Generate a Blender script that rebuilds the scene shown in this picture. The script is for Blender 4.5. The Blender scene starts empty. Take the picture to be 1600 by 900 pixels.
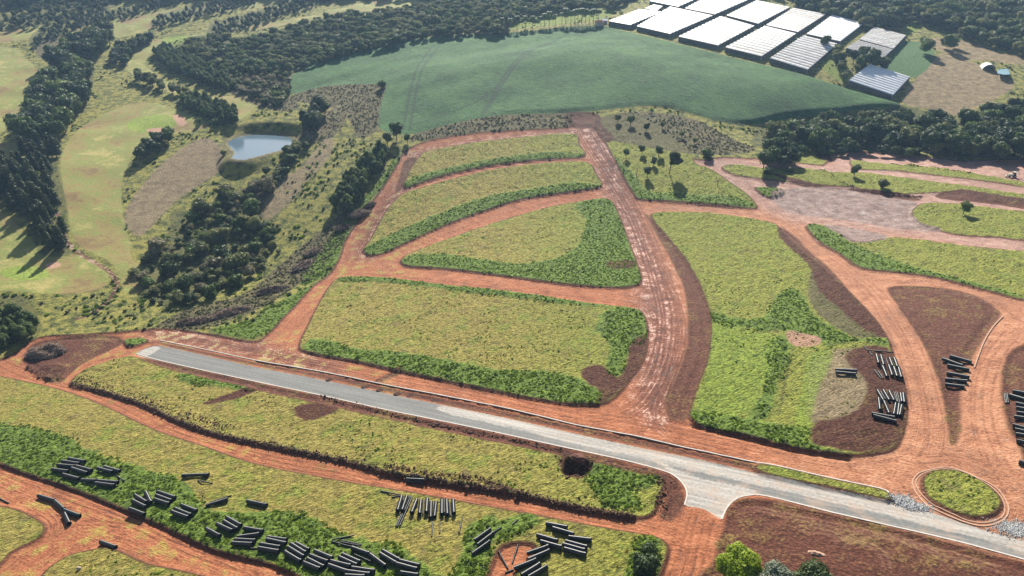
import bpy, bmesh, math, random
import numpy as np
from mathutils import Vector, Matrix, Euler
rad = math.radians
S = bpy.context.scene
COL = S.collection
rng = np.random.default_rng(7)
random.seed(7)

# ------------------------------------------------------------------ camera, world, sun
F = 1067.0                       # focal length in photograph pixels (1600 wide)
PITCH = rad(29.0)
HC = 131.0                       # flying height above the slope
cam_d = bpy.data.cameras.new('camera')
cam_d.sensor_width = 36.0
cam_d.lens = 36.0 * F / 1600.0
cam_d.clip_start = 1.0
cam_d.clip_end = 20000.0
cam = bpy.data.objects.new('camera', cam_d)
COL.objects.link(cam)
cam.location = (0, 0, HC)
cam.rotation_euler = (rad(90) - PITCH, 0, 0)
S.camera = cam

SUN_EL, SUN_AZ = rad(31.0), rad(1.5)          # azimuth measured from +Y towards +X
world = bpy.data.worlds.new('World')
S.world = world
world.use_nodes = True
wn = world.node_tree
wn.nodes.clear()
wo = wn.nodes.new('ShaderNodeOutputWorld')
wb = wn.nodes.new('ShaderNodeBackground')
sky = wn.nodes.new('ShaderNodeTexSky')
sky.sky_type = 'NISHITA'
sky.sun_disc = False
sky.sun_elevation = SUN_EL
sky.sun_rotation = SUN_AZ
sky.air_density = 1.0
sky.dust_density = 1.5
wb.inputs['Strength'].default_value = 0.055
wn.links.new(sky.outputs[0], wb.inputs[0])
wn.links.new(wb.outputs[0], wo.inputs[0])
sl = bpy.data.lights.new('sun', 'SUN')
sl.energy = 5.0
sl.angle = rad(0.55)
sl.color = (1.0, 0.94, 0.83)
sun = bpy.data.objects.new('sun', sl)
COL.objects.link(sun)
sd = Vector((math.sin(SUN_AZ) * math.cos(SUN_EL), math.cos(SUN_AZ) * math.cos(SUN_EL), math.sin(SUN_EL)))
sun.rotation_euler = sd.to_track_quat('Z', 'Y').to_euler()
sun.location = (0, 300, 400)
S.view_settings.view_transform = 'Standard'
S.view_settings.look = 'None'
S.view_settings.gamma = 1.0
S.view_settings.exposure = 1.08
S.render.engine = 'CYCLES'
S.cycles.volume_bounces = 0
S.cycles.max_bounces = 6
S.cycles.transparent_max_bounces = 8

# ------------------------------------------------------------------ terrain height (control points fitted by a thin plate)
cp, sp = math.cos(PITCH), math.sin(PITCH)
def ray(px, py):
    x = (np.asarray(px, float) - 800) / F
    y = (450 - np.asarray(py, float)) / F
    return x, cp + y * sp, -sp + y * cp
CTRL = [(0,900,0),(400,900,0),(800,900,0),(1200,900,0),(1600,900,0),(-500,900,0),(2100,900,0),
(0,720,0),(400,720,0),(800,720,0),(1200,720,0),(1600,720,0),(2100,700,0),
(800,560,0),(1200,560,0),(1600,560,0),(400,570,0),(2000,500,0),
(1100,430,0),(1500,430,0),(800,440,330),(560,450,350),
(1200,330,395),(1500,330,372),(900,330,412),(700,330,420),
(1300,260,440),(1560,260,430),(1050,250,452),(900,205,500),(650,215,500),(760,200,505),
(250,500,338),(0,560,308),(-300,560,300),
(400,400,405),(220,400,392),(50,420,378),(-300,420,370),
(300,300,455),(150,300,450),(0,300,440),(410,225,505),(550,300,445),(600,190,520),
(150,200,540),(0,200,540),(300,170,560),(480,150,580),(-300,200,520),
(100,50,740),(300,50,750),(500,60,720),(100,-10,860),(400,-10,860),(-300,20,760),
(620,120,590),(800,130,570),(1000,130,560),(1200,165,540),(1360,170,545),
(700,55,690),(900,45,690),(1000,25,720),(1150,50,680),(1270,60,650),(1380,125,580),(1320,100,600),(800,-10,860),(1100,0,790),
(1250,215,520),(1450,205,510),(1590,200,500),(1450,70,660),(1590,90,620),(1400,-10,830),(1650,-10,820),(2000,100,600),(2000,250,450)]
def fit_terrain():
    P = []
    for px, py, d in CTRL:
        rx, ry, rz = ray(px, py)
        if not d:
            d = HC / (-rz - .1076 * ry + .0925 * rx)
        P.append((rx * d, ry * d, HC + rz * d))
    for X in (-200, 0, 200):
        P.append((X, -60, .1076 * 60 + .0925 * X))
    P += [(-1500,2500,60),(0,2500,70),(1500,2500,60),(-1500,800,20),(1500,800,60),(-900,-300,-20),(900,-300,60),(0,1400,55),(-700,1400,50),(700,1400,50)]
    P = np.array(P); SC = 200.0
    x = P[:, :2] / SC; n = len(x)
    k = lambda d2: np.where(d2 > 0, 0.5 * d2 * np.log(np.maximum(d2, 1e-12)), 0)
    A = np.zeros((n + 3, n + 3))
    A[:n, :n] = k(((x[:, None] - x[None]) ** 2).sum(2)) + np.eye(n) * 0.02
    A[:n, n] = 1; A[:n, n+1:] = x; A[n, :n] = 1; A[n+1:, :n] = x.T
    w = np.linalg.solve(A, np.r_[P[:, 2], 0, 0, 0])
    def H(X, Y):
        X = np.asarray(X, float); Y = np.asarray(Y, float); sh = X.shape
        qx, qy = X.ravel() / SC, Y.ravel() / SC
        o = w[n] + qx * w[n+1] + qy * w[n+2]
        for i in range(n):
            o += w[i] * k((qx - x[i, 0]) ** 2 + (qy - x[i, 1]) ** 2)
        r = np.hypot(X.ravel(), Y.ravel())
        b = np.clip((r - 1300) / 1200, 0, 1)
        return (o * (1 - b) + 55 * b).reshape(sh)
    return H
H0 = fit_terrain()

# lookup grid of the smooth terrain for quick casting
gx = np.linspace(-900, 1100, 401); gy = np.linspace(60, 1400, 269)
GH = H0(*np.meshgrid(gx, gy))
def Hq(X, Y):
    X = np.clip(X, gx[0], gx[-1] - .01); Y = np.clip(Y, gy[0], gy[-1] - .01)
    u = (X - gx[0]) / (gx[1] - gx[0]); v = (Y - gy[0]) / (gy[1] - gy[0])
    i = u.astype(int); j = v.astype(int); u = u - i; v = v - j
    return (GH[j, i] * (1-u) * (1-v) + GH[j, i+1] * u * (1-v) + GH[j+1, i] * (1-u) * v + GH[j+1, i+1] * u * v)
def at(px, py, h=0.0):
    """ground points seen at photograph pixels (h metres above the ground)"""
    rx, ry, rz = ray(np.atleast_1d(px), np.atleast_1d(py))
    lo = np.full(rx.shape, 60.0); hi = np.full(rx.shape, 1500.0); hit = np.zeros(rx.shape, bool); prev = lo.copy()
    for s in 60 * 25 ** (np.arange(260) / 259.0):
        below = (HC + rz * s < Hq(rx * s, ry * s) + h) & ~hit
        lo = np.where(below, prev, lo); hi = np.where(below, s, hi); hit |= below
        prev[:] = s
    for _ in range(18):
        m = (lo + hi) / 2
        b = HC + rz * m < Hq(rx * m, ry * m) + h
        hi = np.where(b, m, hi); lo = np.where(b, lo, m)
    return rx * hi, ry * hi
def at1(px, py, h=0.0):
    x, y = at(px, py, h)
    return float(x[0]), float(y[0])
def smooth_poly(P, closed=True, sub=3):
    P = np.array(P, float); n = len(P); out = []
    rng_ = range(n) if closed else range(n - 1)
    for i in rng_:
        if closed:
            p0, p1, p2, p3 = P[i-1], P[i], P[(i+1) % n], P[(i+2) % n]
        else:
            p0, p1, p2, p3 = P[max(i-1, 0)], P[i], P[i+1], P[min(i+2, n-1)]
        for k in range(sub):
            t = k / sub
            out.append(0.5 * ((2*p1) + (-p0+p2)*t + (2*p0-5*p1+4*p2-p3)*t*t + (-p0+3*p1-3*p2+p3)*t**3))
    if not closed: out.append(P[-1])
    return np.array(out)
def wpoly(P, closed=True, sub=3):
    Q = smooth_poly(P, closed, sub)
    X, Y = at(Q[:, 0], Q[:, 1])
    return np.c_[X, Y]

# ------------------------------------------------------------------ what lies where (outlines of fields, roads, banks)
DIRT = [
 [(-40,585),(-20,568),(20,553),(60,527),(130,522),(200,517),(260,513),(330,522),(395,533),(420,520),(455,485),(492,445),(515,428),(532,400),(540,375),(570,330),(600,290),(622,255),(632,238),(660,222),(720,210),(800,203),(880,199),(897,193),(895,184),(915,178),(936,181),(940,190),(960,212),(1088,248),(1130,245),(1220,250),(1285,258),(1292,244),(1330,236),(1400,239),(1500,251),(1680,280),(1700,600),(1750,930),(1400,960),(1015,960),(1030,900),(1042,870),(1042,850),(1020,837),(940,823),(860,808),(740,786),(640,768),(520,748),(400,724),(320,697),(240,670),(160,632),(90,607),(0,587),(-20,587)],
 [(-60,712),(-20,718),(40,740),(130,770),(200,799),(260,825),(330,858),(400,876),(440,888),(520,935),(500,960),(-80,960)],
 [(785,852),(830,848),(836,868),(805,895),(790,925),(755,930),(765,890)],
]
PARCEL = [
 [(113,592),(140,573),(180,560),(205,556),(235,565),(300,586),(400,608),(500,630),(600,652),(700,674),(800,694),(900,714),(980,729),(1032,742),(1036,760),(1028,785),(1018,803),(990,808),(930,800),(860,785),(780,768),(700,757),(620,745),(540,722),(440,702),(340,680),(280,660),(220,632),(150,610),(113,603)],
 [(540,432),(520,440),(500,470),(480,510),(468,538),(480,550),(560,565),(650,585),(760,608),(860,627),(930,632),(960,620),(985,590),(1005,560),(1012,520),(1005,490),(985,480),(900,470),(800,455),(700,445),(600,433)],
 [(626,408),(640,395),(700,372),(780,345),(860,322),(920,312),(950,310),(965,330),(980,370),(993,405),(1002,432),(995,445),(960,449),(880,443),(780,430),(700,420),(640,416)],
 [(568,388),(580,372),(600,335),(625,305),(660,292),(750,268),(840,255),(915,252),(930,270),(940,290),(900,298),(820,310),(760,328),(700,350),(650,372),(600,395),(575,398)],
 [(630,288),(640,265),(655,245),(670,235),(740,222),(820,213),(895,208),(905,225),(913,244),(860,248),(780,256),(700,272),(650,288),(636,293)],
 [(930,185),(948,225),(962,252),(975,277),(990,302),(1000,311),(1060,315),(1130,321),(1175,325),(1182,320),(1165,300),(1142,285),(1112,264),(1086,254),(1075,235),(1000,180)],
 [(1022,332),(1060,330),(1120,333),(1190,343),(1215,352),(1240,380),(1270,403),(1300,430),(1330,458),(1365,495),(1388,530),(1397,560),(1410,590),(1416,640),(1404,690),(1380,705),(1320,710),(1240,698),(1160,679),(1100,667),(1078,652),(1078,640),(1090,600),(1105,560),(1110,510),(1105,480),(1090,440),(1065,400),(1040,370),(1020,342)],
 [(1262,358),(1260,352),(1275,350),(1300,355),(1340,376),(1390,370),(1440,374),(1500,382),(1560,388),(1700,408),(1700,485),(1600,468),(1560,458),(1520,448),(1460,433),(1400,425),(1345,418),(1310,395),(1280,378)],
 [(1425,330),(1440,318),(1470,316),(1500,318),(1560,325),(1700,345),(1700,390),(1620,378),(1560,370),(1500,366),(1450,355),(1430,345)],
 [(1128,262),(1145,256),(1200,262),(1260,262),(1300,268),(1340,268),(1400,275),(1500,288),(1620,305),(1700,315),(1700,332),(1620,318),(1540,310),(1500,300),(1460,300),(1400,302),(1330,292),(1270,287),(1200,280),(1150,273)],
 [(1330,250),(1370,254),(1440,260),(1520,270),(1620,287),(1700,300),(1700,306),(1620,294),(1560,285),(1480,275),(1400,266),(1340,263)],
 [(1225,240),(1250,237),(1285,237),(1296,250),(1275,256),(1225,251)],
 [(1180,292),(1222,295),(1222,303),(1200,308)],
 [(1178,727),(1200,725),(1260,738),(1320,752),(1375,763),(1390,771),(1393,780),(1370,777),(1300,761),(1230,747),(1190,737)],
 [(1442,750),(1452,737),(1475,733),(1500,735),(1525,746),(1547,760),(1562,775),(1565,788),(1555,800),(1535,806),(1510,805),(1482,795),(1455,780),(1445,767)],
 [(193,533),(200,529),(222,528),(232,531),(222,537),(200,541)],
 [(-60,785),(-20,788),(0,790),(30,797),(60,812),(70,825),(60,840),(20,860),(0,880),(-40,900)],
 [(60,905),(100,870),(150,857),(180,858),(230,880),(300,895),(350,915),(360,960),(40,960)],
 [(62,573),(82,568),(102,574),(92,590),(70,582)],
]
SOIL = [
 [(1008,332),(1022,345),(1045,370),(1070,400),(1093,440),(1108,480),(1112,510),(1107,560),(1092,600),(1078,640),(1070,655),(1045,650),(1040,620),(1062,570),(1074,530),(1074,480),(1066,440),(1046,400),(1026,365)],
 [(1215,352),(1225,380),(1250,400),(1268,420),(1280,455),(1310,480),(1345,510),(1388,530),(1365,495),(1330,455),(1300,420),(1265,390),(1240,365)],
 [(1320,560),(1350,540),(1390,545),(1400,575),(1415,600),(1418,640),(1405,690),(1350,708),(1300,700),(1268,692),(1275,660),(1300,655),(1340,640),(1355,600)],
 [(1388,447),(1440,445),(1500,452),(1545,470),(1565,490),(1550,510),(1530,540),(1515,570),(1505,600),(1503,640),(1500,680),(1487,690),(1478,640),(1470,600),(1455,560),(1440,530),(1420,500),(1400,470)],
 [(1133,805),(1140,790),(1160,777),(1200,777),(1260,790),(1320,802),(1400,822),(1500,847),(1620,880),(1780,920),(1780,960),(1080,960),(1112,880)],
 [(1570,560),(1600,535),(1720,500),(1760,760),(1620,735),(1597,700),(1575,660),(1566,610)],
 [(35,560),(50,535),(100,525),(180,522),(190,535),(150,555),(120,572),(90,597),(60,585),(45,575)],
 [(250,533),(400,564),(500,581),(600,601),(700,620),(800,641),(900,663),(1000,682),(1100,705),(1175,721),(1175,732),(1100,714),(1000,694),(920,677),(800,650),(687,628),(600,609),(500,588),(400,569),(325,553),(260,538)],
 [(230,558),(400,595),(600,638),(800,679),(975,718),(1035,734),(1060,748),(1070,785),(1052,810),(1030,806),(1040,775),(1030,748),(960,732),(800,695),(600,653),(400,609),(240,570)],
 [(985,535),(1012,525),(1005,560),(985,592),(955,622),(925,634),(940,615),(910,592),(912,575),(940,570),(965,590),(980,565)],
 [(460,640),(485,630),(530,632),(520,645),(475,658)],
 [(318,630),(360,615),(400,603),(410,606),(375,622),(325,632)],
 [(880,715),(915,712),(925,730),(910,745),(885,742),(875,728)],
 [(950,410),(990,408),(992,418),(955,420)],
 [(1200,268),(1280,288),(1330,294),(1425,304),(1430,312),(1330,300),(1260,292)],
 [(1462,303),(1500,296),(1560,304),(1700,325),(1700,340),(1560,318),(1480,310)],
 [(1275,240),(1297,243),(1300,252),(1285,250)],
 [(632,250),(652,245),(640,268),(630,290),(618,300),(625,270)],
 [(880,180),(900,175),(935,178),(940,195),(960,215),(945,222),(925,200),(905,200),(890,196)],
 [(570,600),(620,585),(630,570)],
]
PALEPLOW = [
 [(1205,300),(1260,290),(1330,295),(1425,312),(1432,320),(1425,332),(1440,348),(1475,360),(1400,355),(1320,342),(1240,332),(1215,318)],
 [(1285,350),(1320,352),(1392,368),(1340,380),(1310,365)],
]
PINK = [
 [(1088,250),(1130,245),(1290,258),(1330,236),(1700,280),(1700,420),(1500,380),(1300,350),(1230,340),(1160,300)],
 [(897,190),(940,190),(985,300),(1060,480),(1050,640),(1000,640),(1000,470),(930,250)],
 [(240,515),(330,522),(500,560),(520,580),(400,555),(240,528)],
 [(560,380),(640,260),(650,235),(900,200),(900,215),(680,240),(620,330),(580,400)],
]
LUSH = [
 [(475,542),(485,530),(505,532),(560,545),(620,550),(660,556),(720,568),(760,575),(800,580),(850,580),(900,588),(935,605),(955,615),(930,632),(860,627),(760,608),(650,585),(560,565),(480,550)],
 [(935,500),(950,485),(985,480),(1008,495),(1010,530),(990,540),(980,560),(965,590),(950,575),(955,540),(935,520)],
 [(540,432),(600,433),(700,445),(800,455),(900,470),(960,480),(900,477),(800,465),(700,453),(600,441),(530,438)],
 [(626,408),(650,398),(690,396),(720,400),(770,408),(810,412),(850,408),(880,400),(905,380),(915,345),(900,318),(950,310),(965,330),(980,370),(993,405),(1002,432),(995,445),(960,449),(880,443),(780,430),(700,420),(640,416)],
 [(568,388),(600,372),(650,348),(700,328),(720,320),(760,308),(800,300),(850,292),(900,286),(940,290),(900,298),(820,310),(760,328),(700,350),(650,372),(600,395),(575,398)],
 [(630,288),(650,275),(700,262),(760,250),(830,240),(880,238),(913,243),(860,248),(780,256),(700,272),(650,288),(636,293)],
 [(945,240),(960,245),(990,272),(1012,298),(1050,301),(1100,305),(1150,308),(1178,322),(1130,322),(1060,315),(995,310),(985,295),(970,270),(950,245)],
 [(1100,480),(1120,490),(1170,500),(1200,490),(1215,460),(1240,450),(1260,470),(1270,490),(1300,510),(1340,528),(1385,528),(1390,540),(1330,533),(1290,540),(1240,520),(1180,515),(1110,503)],
 [(1075,655),(1080,640),(1110,645),(1150,650),(1200,660),(1260,670),(1265,690),(1300,702),(1320,710),(1240,698),(1160,680),(1100,668)],
 [(1262,358),(1260,352),(1275,350),(1300,362),(1340,385),(1390,405),(1450,423),(1520,440),(1560,452),(1600,466),(1560,458),(1520,448),(1460,433),(1400,425),(1345,418),(1310,395),(1280,378)],
 [(275,588),(300,583),(350,592),(400,603),(390,612),(350,606),(300,600)],
 [(915,740),(935,722),(960,728),(1000,740),(1030,745),(1025,760),(990,765),(1000,790),(960,795),(930,775),(925,755)],
 [(-60,662),(40,668),(100,680),(130,700),(190,722),(250,740),(290,755),(320,790),(370,800),(440,800),(490,810),(520,830),(600,850),(650,870),(680,900),(690,960),(540,960),(440,888),(400,876),(330,858),(260,825),(200,799),(130,770),(40,740),(-60,712)],
 [(700,930),(720,860),(730,830),(760,805),(780,812),(830,800),(840,820),(800,840),(770,850),(760,880),(740,930)],
 [(970,950),(985,870),(1000,845),(1025,840),(1032,870),(1015,950)],
 [(330,515),(390,500),(440,470),(480,450),(500,440),(480,462),(440,505),(420,517),(395,530),(360,525)],
 [(470,445),(495,402),(525,360),(555,325),(590,285),(615,250),(628,240),(612,275),(585,305),(566,330),(538,380),(528,405),(510,430)],
 [(1180,292),(1222,295),(1222,303),(1200,308)],
 [(193,533),(200,529),(222,528),(232,531),(222,537),(200,541)],
 [(1200,535),(1230,525),(1235,560),(1215,600),(1200,650),(1170,655),(1195,600)],
]
DRYSCRUB = [
 [(245,508),(300,480),(380,460),(430,420),(470,385),(520,345),(560,315),(575,325),(530,385),(480,435),(400,485),(350,503),(300,517),(260,512)],
 [(640,215),(700,190),(800,178),(900,178),(905,195),(800,202),(720,209),(660,220)],
 [(450,155),(480,140),(520,131),(600,131),(596,180),(588,205),(560,215),(540,180),(500,165)],
 [(215,300),(260,250),(320,215),(350,240),(340,270),(280,310),(240,350),(215,370),(195,340)],
 [(935,185),(1000,175),(1080,185),(1140,215),(1180,235),(1100,242),(1000,228),(945,215)],
 [(1270,560),(1330,545),(1360,560),(1360,640),(1270,660),(1262,620)],
 [(1270,420),(1310,430),(1370,500),(1385,525),(1330,525),(1290,500),(1265,470)],
 [(350,130),(420,110),(460,120),(450,150),(470,165),(440,175),(390,160),(360,145)],
 [(470,200),(520,170),(545,175),(520,215),(480,225),(465,215)],
 [(55,75),(90,55),(120,60),(95,85),(70,95)],
 [(1290,240),(1400,232),(1500,240),(1700,272),(1700,262),(1500,228),(1400,222)],
 [(112,598),(150,606),(220,628),(280,655),(340,676),(440,698),(540,718),(620,740),(700,752),(780,763),(860,780),(930,796),(990,806),(930,803),(860,789),(780,772),(700,761),(620,749),(540,726),(440,706),(340,684),(280,664),(220,636),(150,614)],
]
GOLF = [
 [(95,245),(120,205),(170,175),(215,160),(255,165),(300,180),(325,195),(300,205),(250,210),(215,235),(195,270),(190,300),(195,350),(205,380),(210,410),(250,425),(240,450),(200,460),(185,430),(165,405),(125,385),(110,360),(105,330),(98,290)],
 [(-60,78),(20,75),(40,90),(60,110),(65,130),(50,160),(20,195),(-60,210)],
 [(-60,400),(20,385),(60,395),(110,395),(150,410),(170,430),(160,450),(100,460),(0,455),(-60,455)],
 [(195,95),(210,75),(250,62),(330,50),(420,36),(540,12),(600,-5),(720,-5),(660,10),(520,22),(440,40),(400,46),(320,54),(270,64),(235,85),(230,105),(280,135),(340,150),(390,148),(400,165),(370,192),(340,182),(280,150),(205,115)],
 [(-60,50),(40,38),(80,40),(45,60),(-60,70)],
 [(110,48),(250,18),(320,5),(400,-10),(460,-10),(400,14),(330,24),(250,42),(170,60)],
 [(500,175),(535,165),(520,190),(490,215),(470,215),(490,195)],
 [(-60,235),(40,225),(60,240),(20,270),(-60,300)],
 [(0,440),(-60,330),(0,330),(40,365),(60,395)],
]
GREEN = [
 [(0,425),(30,415),(65,418),(78,428),(60,438),(20,438)],
 [(200,190),(230,182),(262,180),(275,195),(240,205),(205,205)],
 [(770,42),(830,27),(900,16),(960,12),(945,28),(880,37),(800,45)],
 [(820,-5),(905,-5),(890,8),(830,8)],
 [(1283,100),(1300,85),(1325,105),(1322,130),(1290,112)],
 [(1415,38),(1440,40),(1420,55),(1413,50)],
 [(255,60),(290,55),(285,68),(262,70)],
 [(1260,560),(1290,545),(1300,560),(1275,620),(1262,680),(1240,670),(1255,600)],
 [(1115,505),(1180,518),(1210,530),(1195,600),(1160,650),(1090,640),(1105,580)],
]
CROP = [[(450,147),(452,122),(480,105),(520,90),(560,82),(600,68),(640,62),(700,56),(760,53),(830,48),(900,41),(945,41),(960,45),(1050,66),(1150,92),(1250,118),(1330,147),(1405,166),(1380,172),(1300,182),(1230,190),(1180,196),(1130,192),(1080,178),(1020,166),(960,170),(900,176),(800,179),(740,186),(680,200),(640,210),(605,207),(592,195),(596,160),(603,137),(590,132),(520,133),(480,141)]]
DRYPLOW = [[(1410,160),(1430,125),(1460,92),(1480,85),(1540,105),(1585,130),(1560,152),(1490,182),(1460,172)],
 [(1520,78),(1600,88),(1700,90),(1700,105),(1560,98)],[(1440,62),(1500,62),(1560,82),(1540,95),(1490,88)]]
VEG = [[(1385,106),(1415,64),(1461,82),(1433,120)]]
SAND = [[(270,182),(283,181),(292,193),(280,197)],[(228,202),(262,199),(270,203),(240,207)],[(70,412),(88,408),(95,414),(78,419)],[(1230,518),(1255,522),(1282,530),(1276,540),(1245,541),(1232,532)]]
TARMAC = [[(212,551),(236,539),(260,540),(325,554),(400,571),(500,590),(600,611),(687,629),(800,652),(920,679),(1000,696),(1100,716),(1175,734),(1200,740),(1300,762),(1395,782),(1450,795),(1525,820),(1575,834),(1700,862),(1760,878),(1760,915),(1700,897),(1600,870),(1500,843),(1400,820),(1300,797),(1200,773),(1170,771),(1150,777),(1136,790),(1128,808),(1100,792),(1071,786),(1074,770),(1069,755),(1055,741),(1035,732),(975,716),(900,700),(800,679),(700,658),(600,637),(500,615),(400,594),(250,562)]]
PALETAR = [[(690,641),(700,631),(800,652),(1000,696),(1200,740),(1450,795),(1760,878),(1760,900),(1500,830),(1300,780),(1200,757),(1100,735),(1000,712),(900,690),(800,665)],
 [(212,551),(236,539),(250,541),(235,551),(222,556)],[(1000,700),(1075,738),(1180,762),(1150,780),(1130,812),(1065,792),(1075,765),(1040,728)]]
WOOD = [
 [(0,25),(60,5),(120,-8),(195,-8),(160,20),(100,35),(0,48),(-60,60),(-60,30)],
 [(45,68),(60,45),(120,25),(230,5),(290,-8),(285,2),(200,25),(120,45),(60,70)],
 [(235,38),(250,22),(330,2),(400,-10),(400,5),(330,22),(250,40)],
 [(325,52),(335,35),(400,18),(470,-8),(540,-8),(420,32),(335,57)],
 [(178,42),(165,40),(130,55),(100,75),(75,90),(80,115),(55,140),(50,160),(25,180),(12,205),(60,215),(105,200),(110,175),(140,145),(145,110),(120,95),(150,80),(175,60)],
 [(50,225),(95,225),(90,260),(100,300),(105,330),(105,375),(110,395),(100,400),(60,395),(40,340),(-20,320),(-20,270),(25,250)],
 [(270,80),(290,60),(330,55),(400,60),(450,45),(520,25),(600,15),(700,5),(760,-10),(1000,-10),(960,10),(900,14),(830,24),(800,30),(795,48),(720,50),(680,53),(640,60),(620,66),(560,80),(520,90),(470,108),(450,125),(450,150),(440,160),(400,150),(360,125),(300,95)],
 [(455,225),(440,250),(400,290),(350,300),(330,330),(270,330),(265,360),(235,400),(215,430),(240,470),(300,470),(360,440),(420,400),(430,380),(410,330),(430,290),(470,240)],
 [(-40,470),(40,465),(60,500),(60,520),(0,545),(-40,550)],
 [(1185,200),(1230,190),(1300,182),(1380,174),(1410,165),(1480,183),(1500,184),(1550,166),(1700,145),(1700,270),(1600,250),(1500,240),(1450,235),(1350,228),(1250,232),(1180,230)],
 [(1230,0),(1260,-10),(1760,-10),(1760,100),(1650,92),(1600,78),(1545,66),(1500,48),(1450,30),(1420,30),(1405,36),(1360,42),(1320,25),(1290,20)],
]
POND = [(358,232),(353,222),(362,210),(385,201),(420,199),(450,202),(462,212),(458,228),(430,240),(400,255),(380,262),(362,258),(366,245)]
PATH = [(88,330),(97,358),(105,378),(120,393),(150,412),(172,426),(182,440),(180,455),(165,475),(140,492),(120,498)]

# ------------------------------------------------------------------ ground sheet: grid, finer near the site
r1 = 92 * np.exp(0.0043 * np.arange(int(math.log(1060 / 92) / 0.0043)))
R = np.concatenate([[0.01, 20, 40, 60, 75], r1, r1[-1] * 1.05 ** np.arange(1, 52)])
t1 = np.radians(np.linspace(-56, 56, 900))
T = np.concatenate([np.radians(np.linspace(-180, -58, 62)), t1, np.radians(np.linspace(58, 180, 62))])
NR, NT = len(R), len(T)
RR, TT = np.meshgrid(R, T, indexing='ij')
X = RR * np.sin(TT); Y = RR * np.cos(TT)
Z = H0(X, Y)
def vnoise(x, y, seed=0):
    xi = np.floor(x).astype(np.int64); yi = np.floor(y).astype(np.int64)
    fx = x - xi; fy = y - yi; fx = fx*fx*(3-2*fx); fy = fy*fy*(3-2*fy)
    def h(a, b):
        n = (a * 374761393 + b * 668265263 + seed * 1442695041) & 0x7fffffff
        n = ((n ^ (n >> 13)) * 1274126177) & 0x7fffffff
        return ((n ^ (n >> 16)) & 0xffff) / 65535.0
    return (h(xi, yi)*(1-fx)*(1-fy) + h(xi+1, yi)*fx*(1-fy) + h(xi, yi+1)*(1-fx)*fy + h(xi+1, yi+1)*fx*fy)
def polar_slice(P, D):
    r = np.hypot(P[:, 0], P[:, 1]); t = np.arctan2(P[:, 0], P[:, 1])
    rmin = max(r.min() - D, 1); 
    i0 = np.searchsorted(R, rmin) - 1; i1 = np.searchsorted(R, r.max() + D) + 1
    dt = D / rmin
    j0 = np.searchsorted(T, t.min() - dt) - 1; j1 = np.searchsorted(T, t.max() + dt) + 1
    return slice(max(i0, 0), min(i1, NR)), slice(max(j0, 0), min(j1, NT))
def dist_lines(P, closed, D):
    out = np.full((NR, NT), D, np.float32)
    n = len(P)
    for a in range(n if closed else n - 1):
        p, q = P[a], P[(a + 1) % n]
        s = polar_slice(np.array([p, q]), D)
        x = X[s]; y = Y[s]
        if x.size == 0: continue
        d = q - p; L = max(d @ d, 1e-9)
        t = np.clip(((x - p[0]) * d[0] + (y - p[1]) * d[1]) / L, 0, 1)
        dd = np.hypot(x - p[0] - t * d[0], y - p[1] - t * d[1])
        np.minimum(out[s], dd, out=out[s])
    return out
def sdf(polys, D=5.0):
    out = np.full((NR, NT), -D, np.float32)
    for poly in polys:
        P = wpoly(poly)
        dd = dist_lines(P, True, D)
        s = polar_slice(P, 0.5)
        x = X[s]; y = Y[s]
        ins = np.zeros(x.shape, bool)
        for a in range(len(P)):
            x0, y0 = P[a]; x1, y1 = P[(a + 1) % len(P)]
            if y0 == y1: continue
            c = (y0 > y) != (y1 > y)
            ins ^= c & (x < (x1 - x0) * (y - y0) / (y1 - y0) + x0)
        sgn = -dd
        sgn[s] = np.where(ins, dd[s], -dd[s])
        np.maximum(out, sgn, out=out)
    return out
A = {}
parc = sdf(PARCEL, 14.0)
A['dirt'] = np.minimum(sdf(DIRT, 14.0), -parc)
A['parcel'] = np.minimum(parc, 5)
pathd = dist_lines(wpoly(PATH, False), False, 6.0)
A['dirt2'] = 1.3 - pathd
for nm, P in (('soil', SOIL), ('pale', PALEPLOW), ('lush', LUSH), ('dry', DRYSCRUB), ('golf', GOLF), ('green', GREEN),
              ('crop', CROP), ('plow', DRYPLOW), ('veg', VEG), ('sand', SAND), ('tar', TARMAC), ('paletar', PALETAR), ('wood', WOOD)):
    A[nm] = sdf(P, 5.0)
A['pink'] = sdf(PINK, 12.0)
TRAM = [[(753,180),(765,160),(790,125),(830,85),(870,58),(905,43)],[(757,178),(771,158),(797,124),(837,85),(877,58)],[(630,203),(640,150),(655,105),(672,75),(690,60)],[(640,203),(650,150),(665,105),(682,75),(700,60)],[(640,198),(700,178),(752,158),(760,150)],[(905,43),(960,42)]]
tr = np.full((NR, NT), 6.0, np.float32)
for L_ in TRAM: tr = np.minimum(tr, dist_lines(wpoly(L_, False), False, 6.0))
A['tram'] = 1.5 - tr
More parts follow.
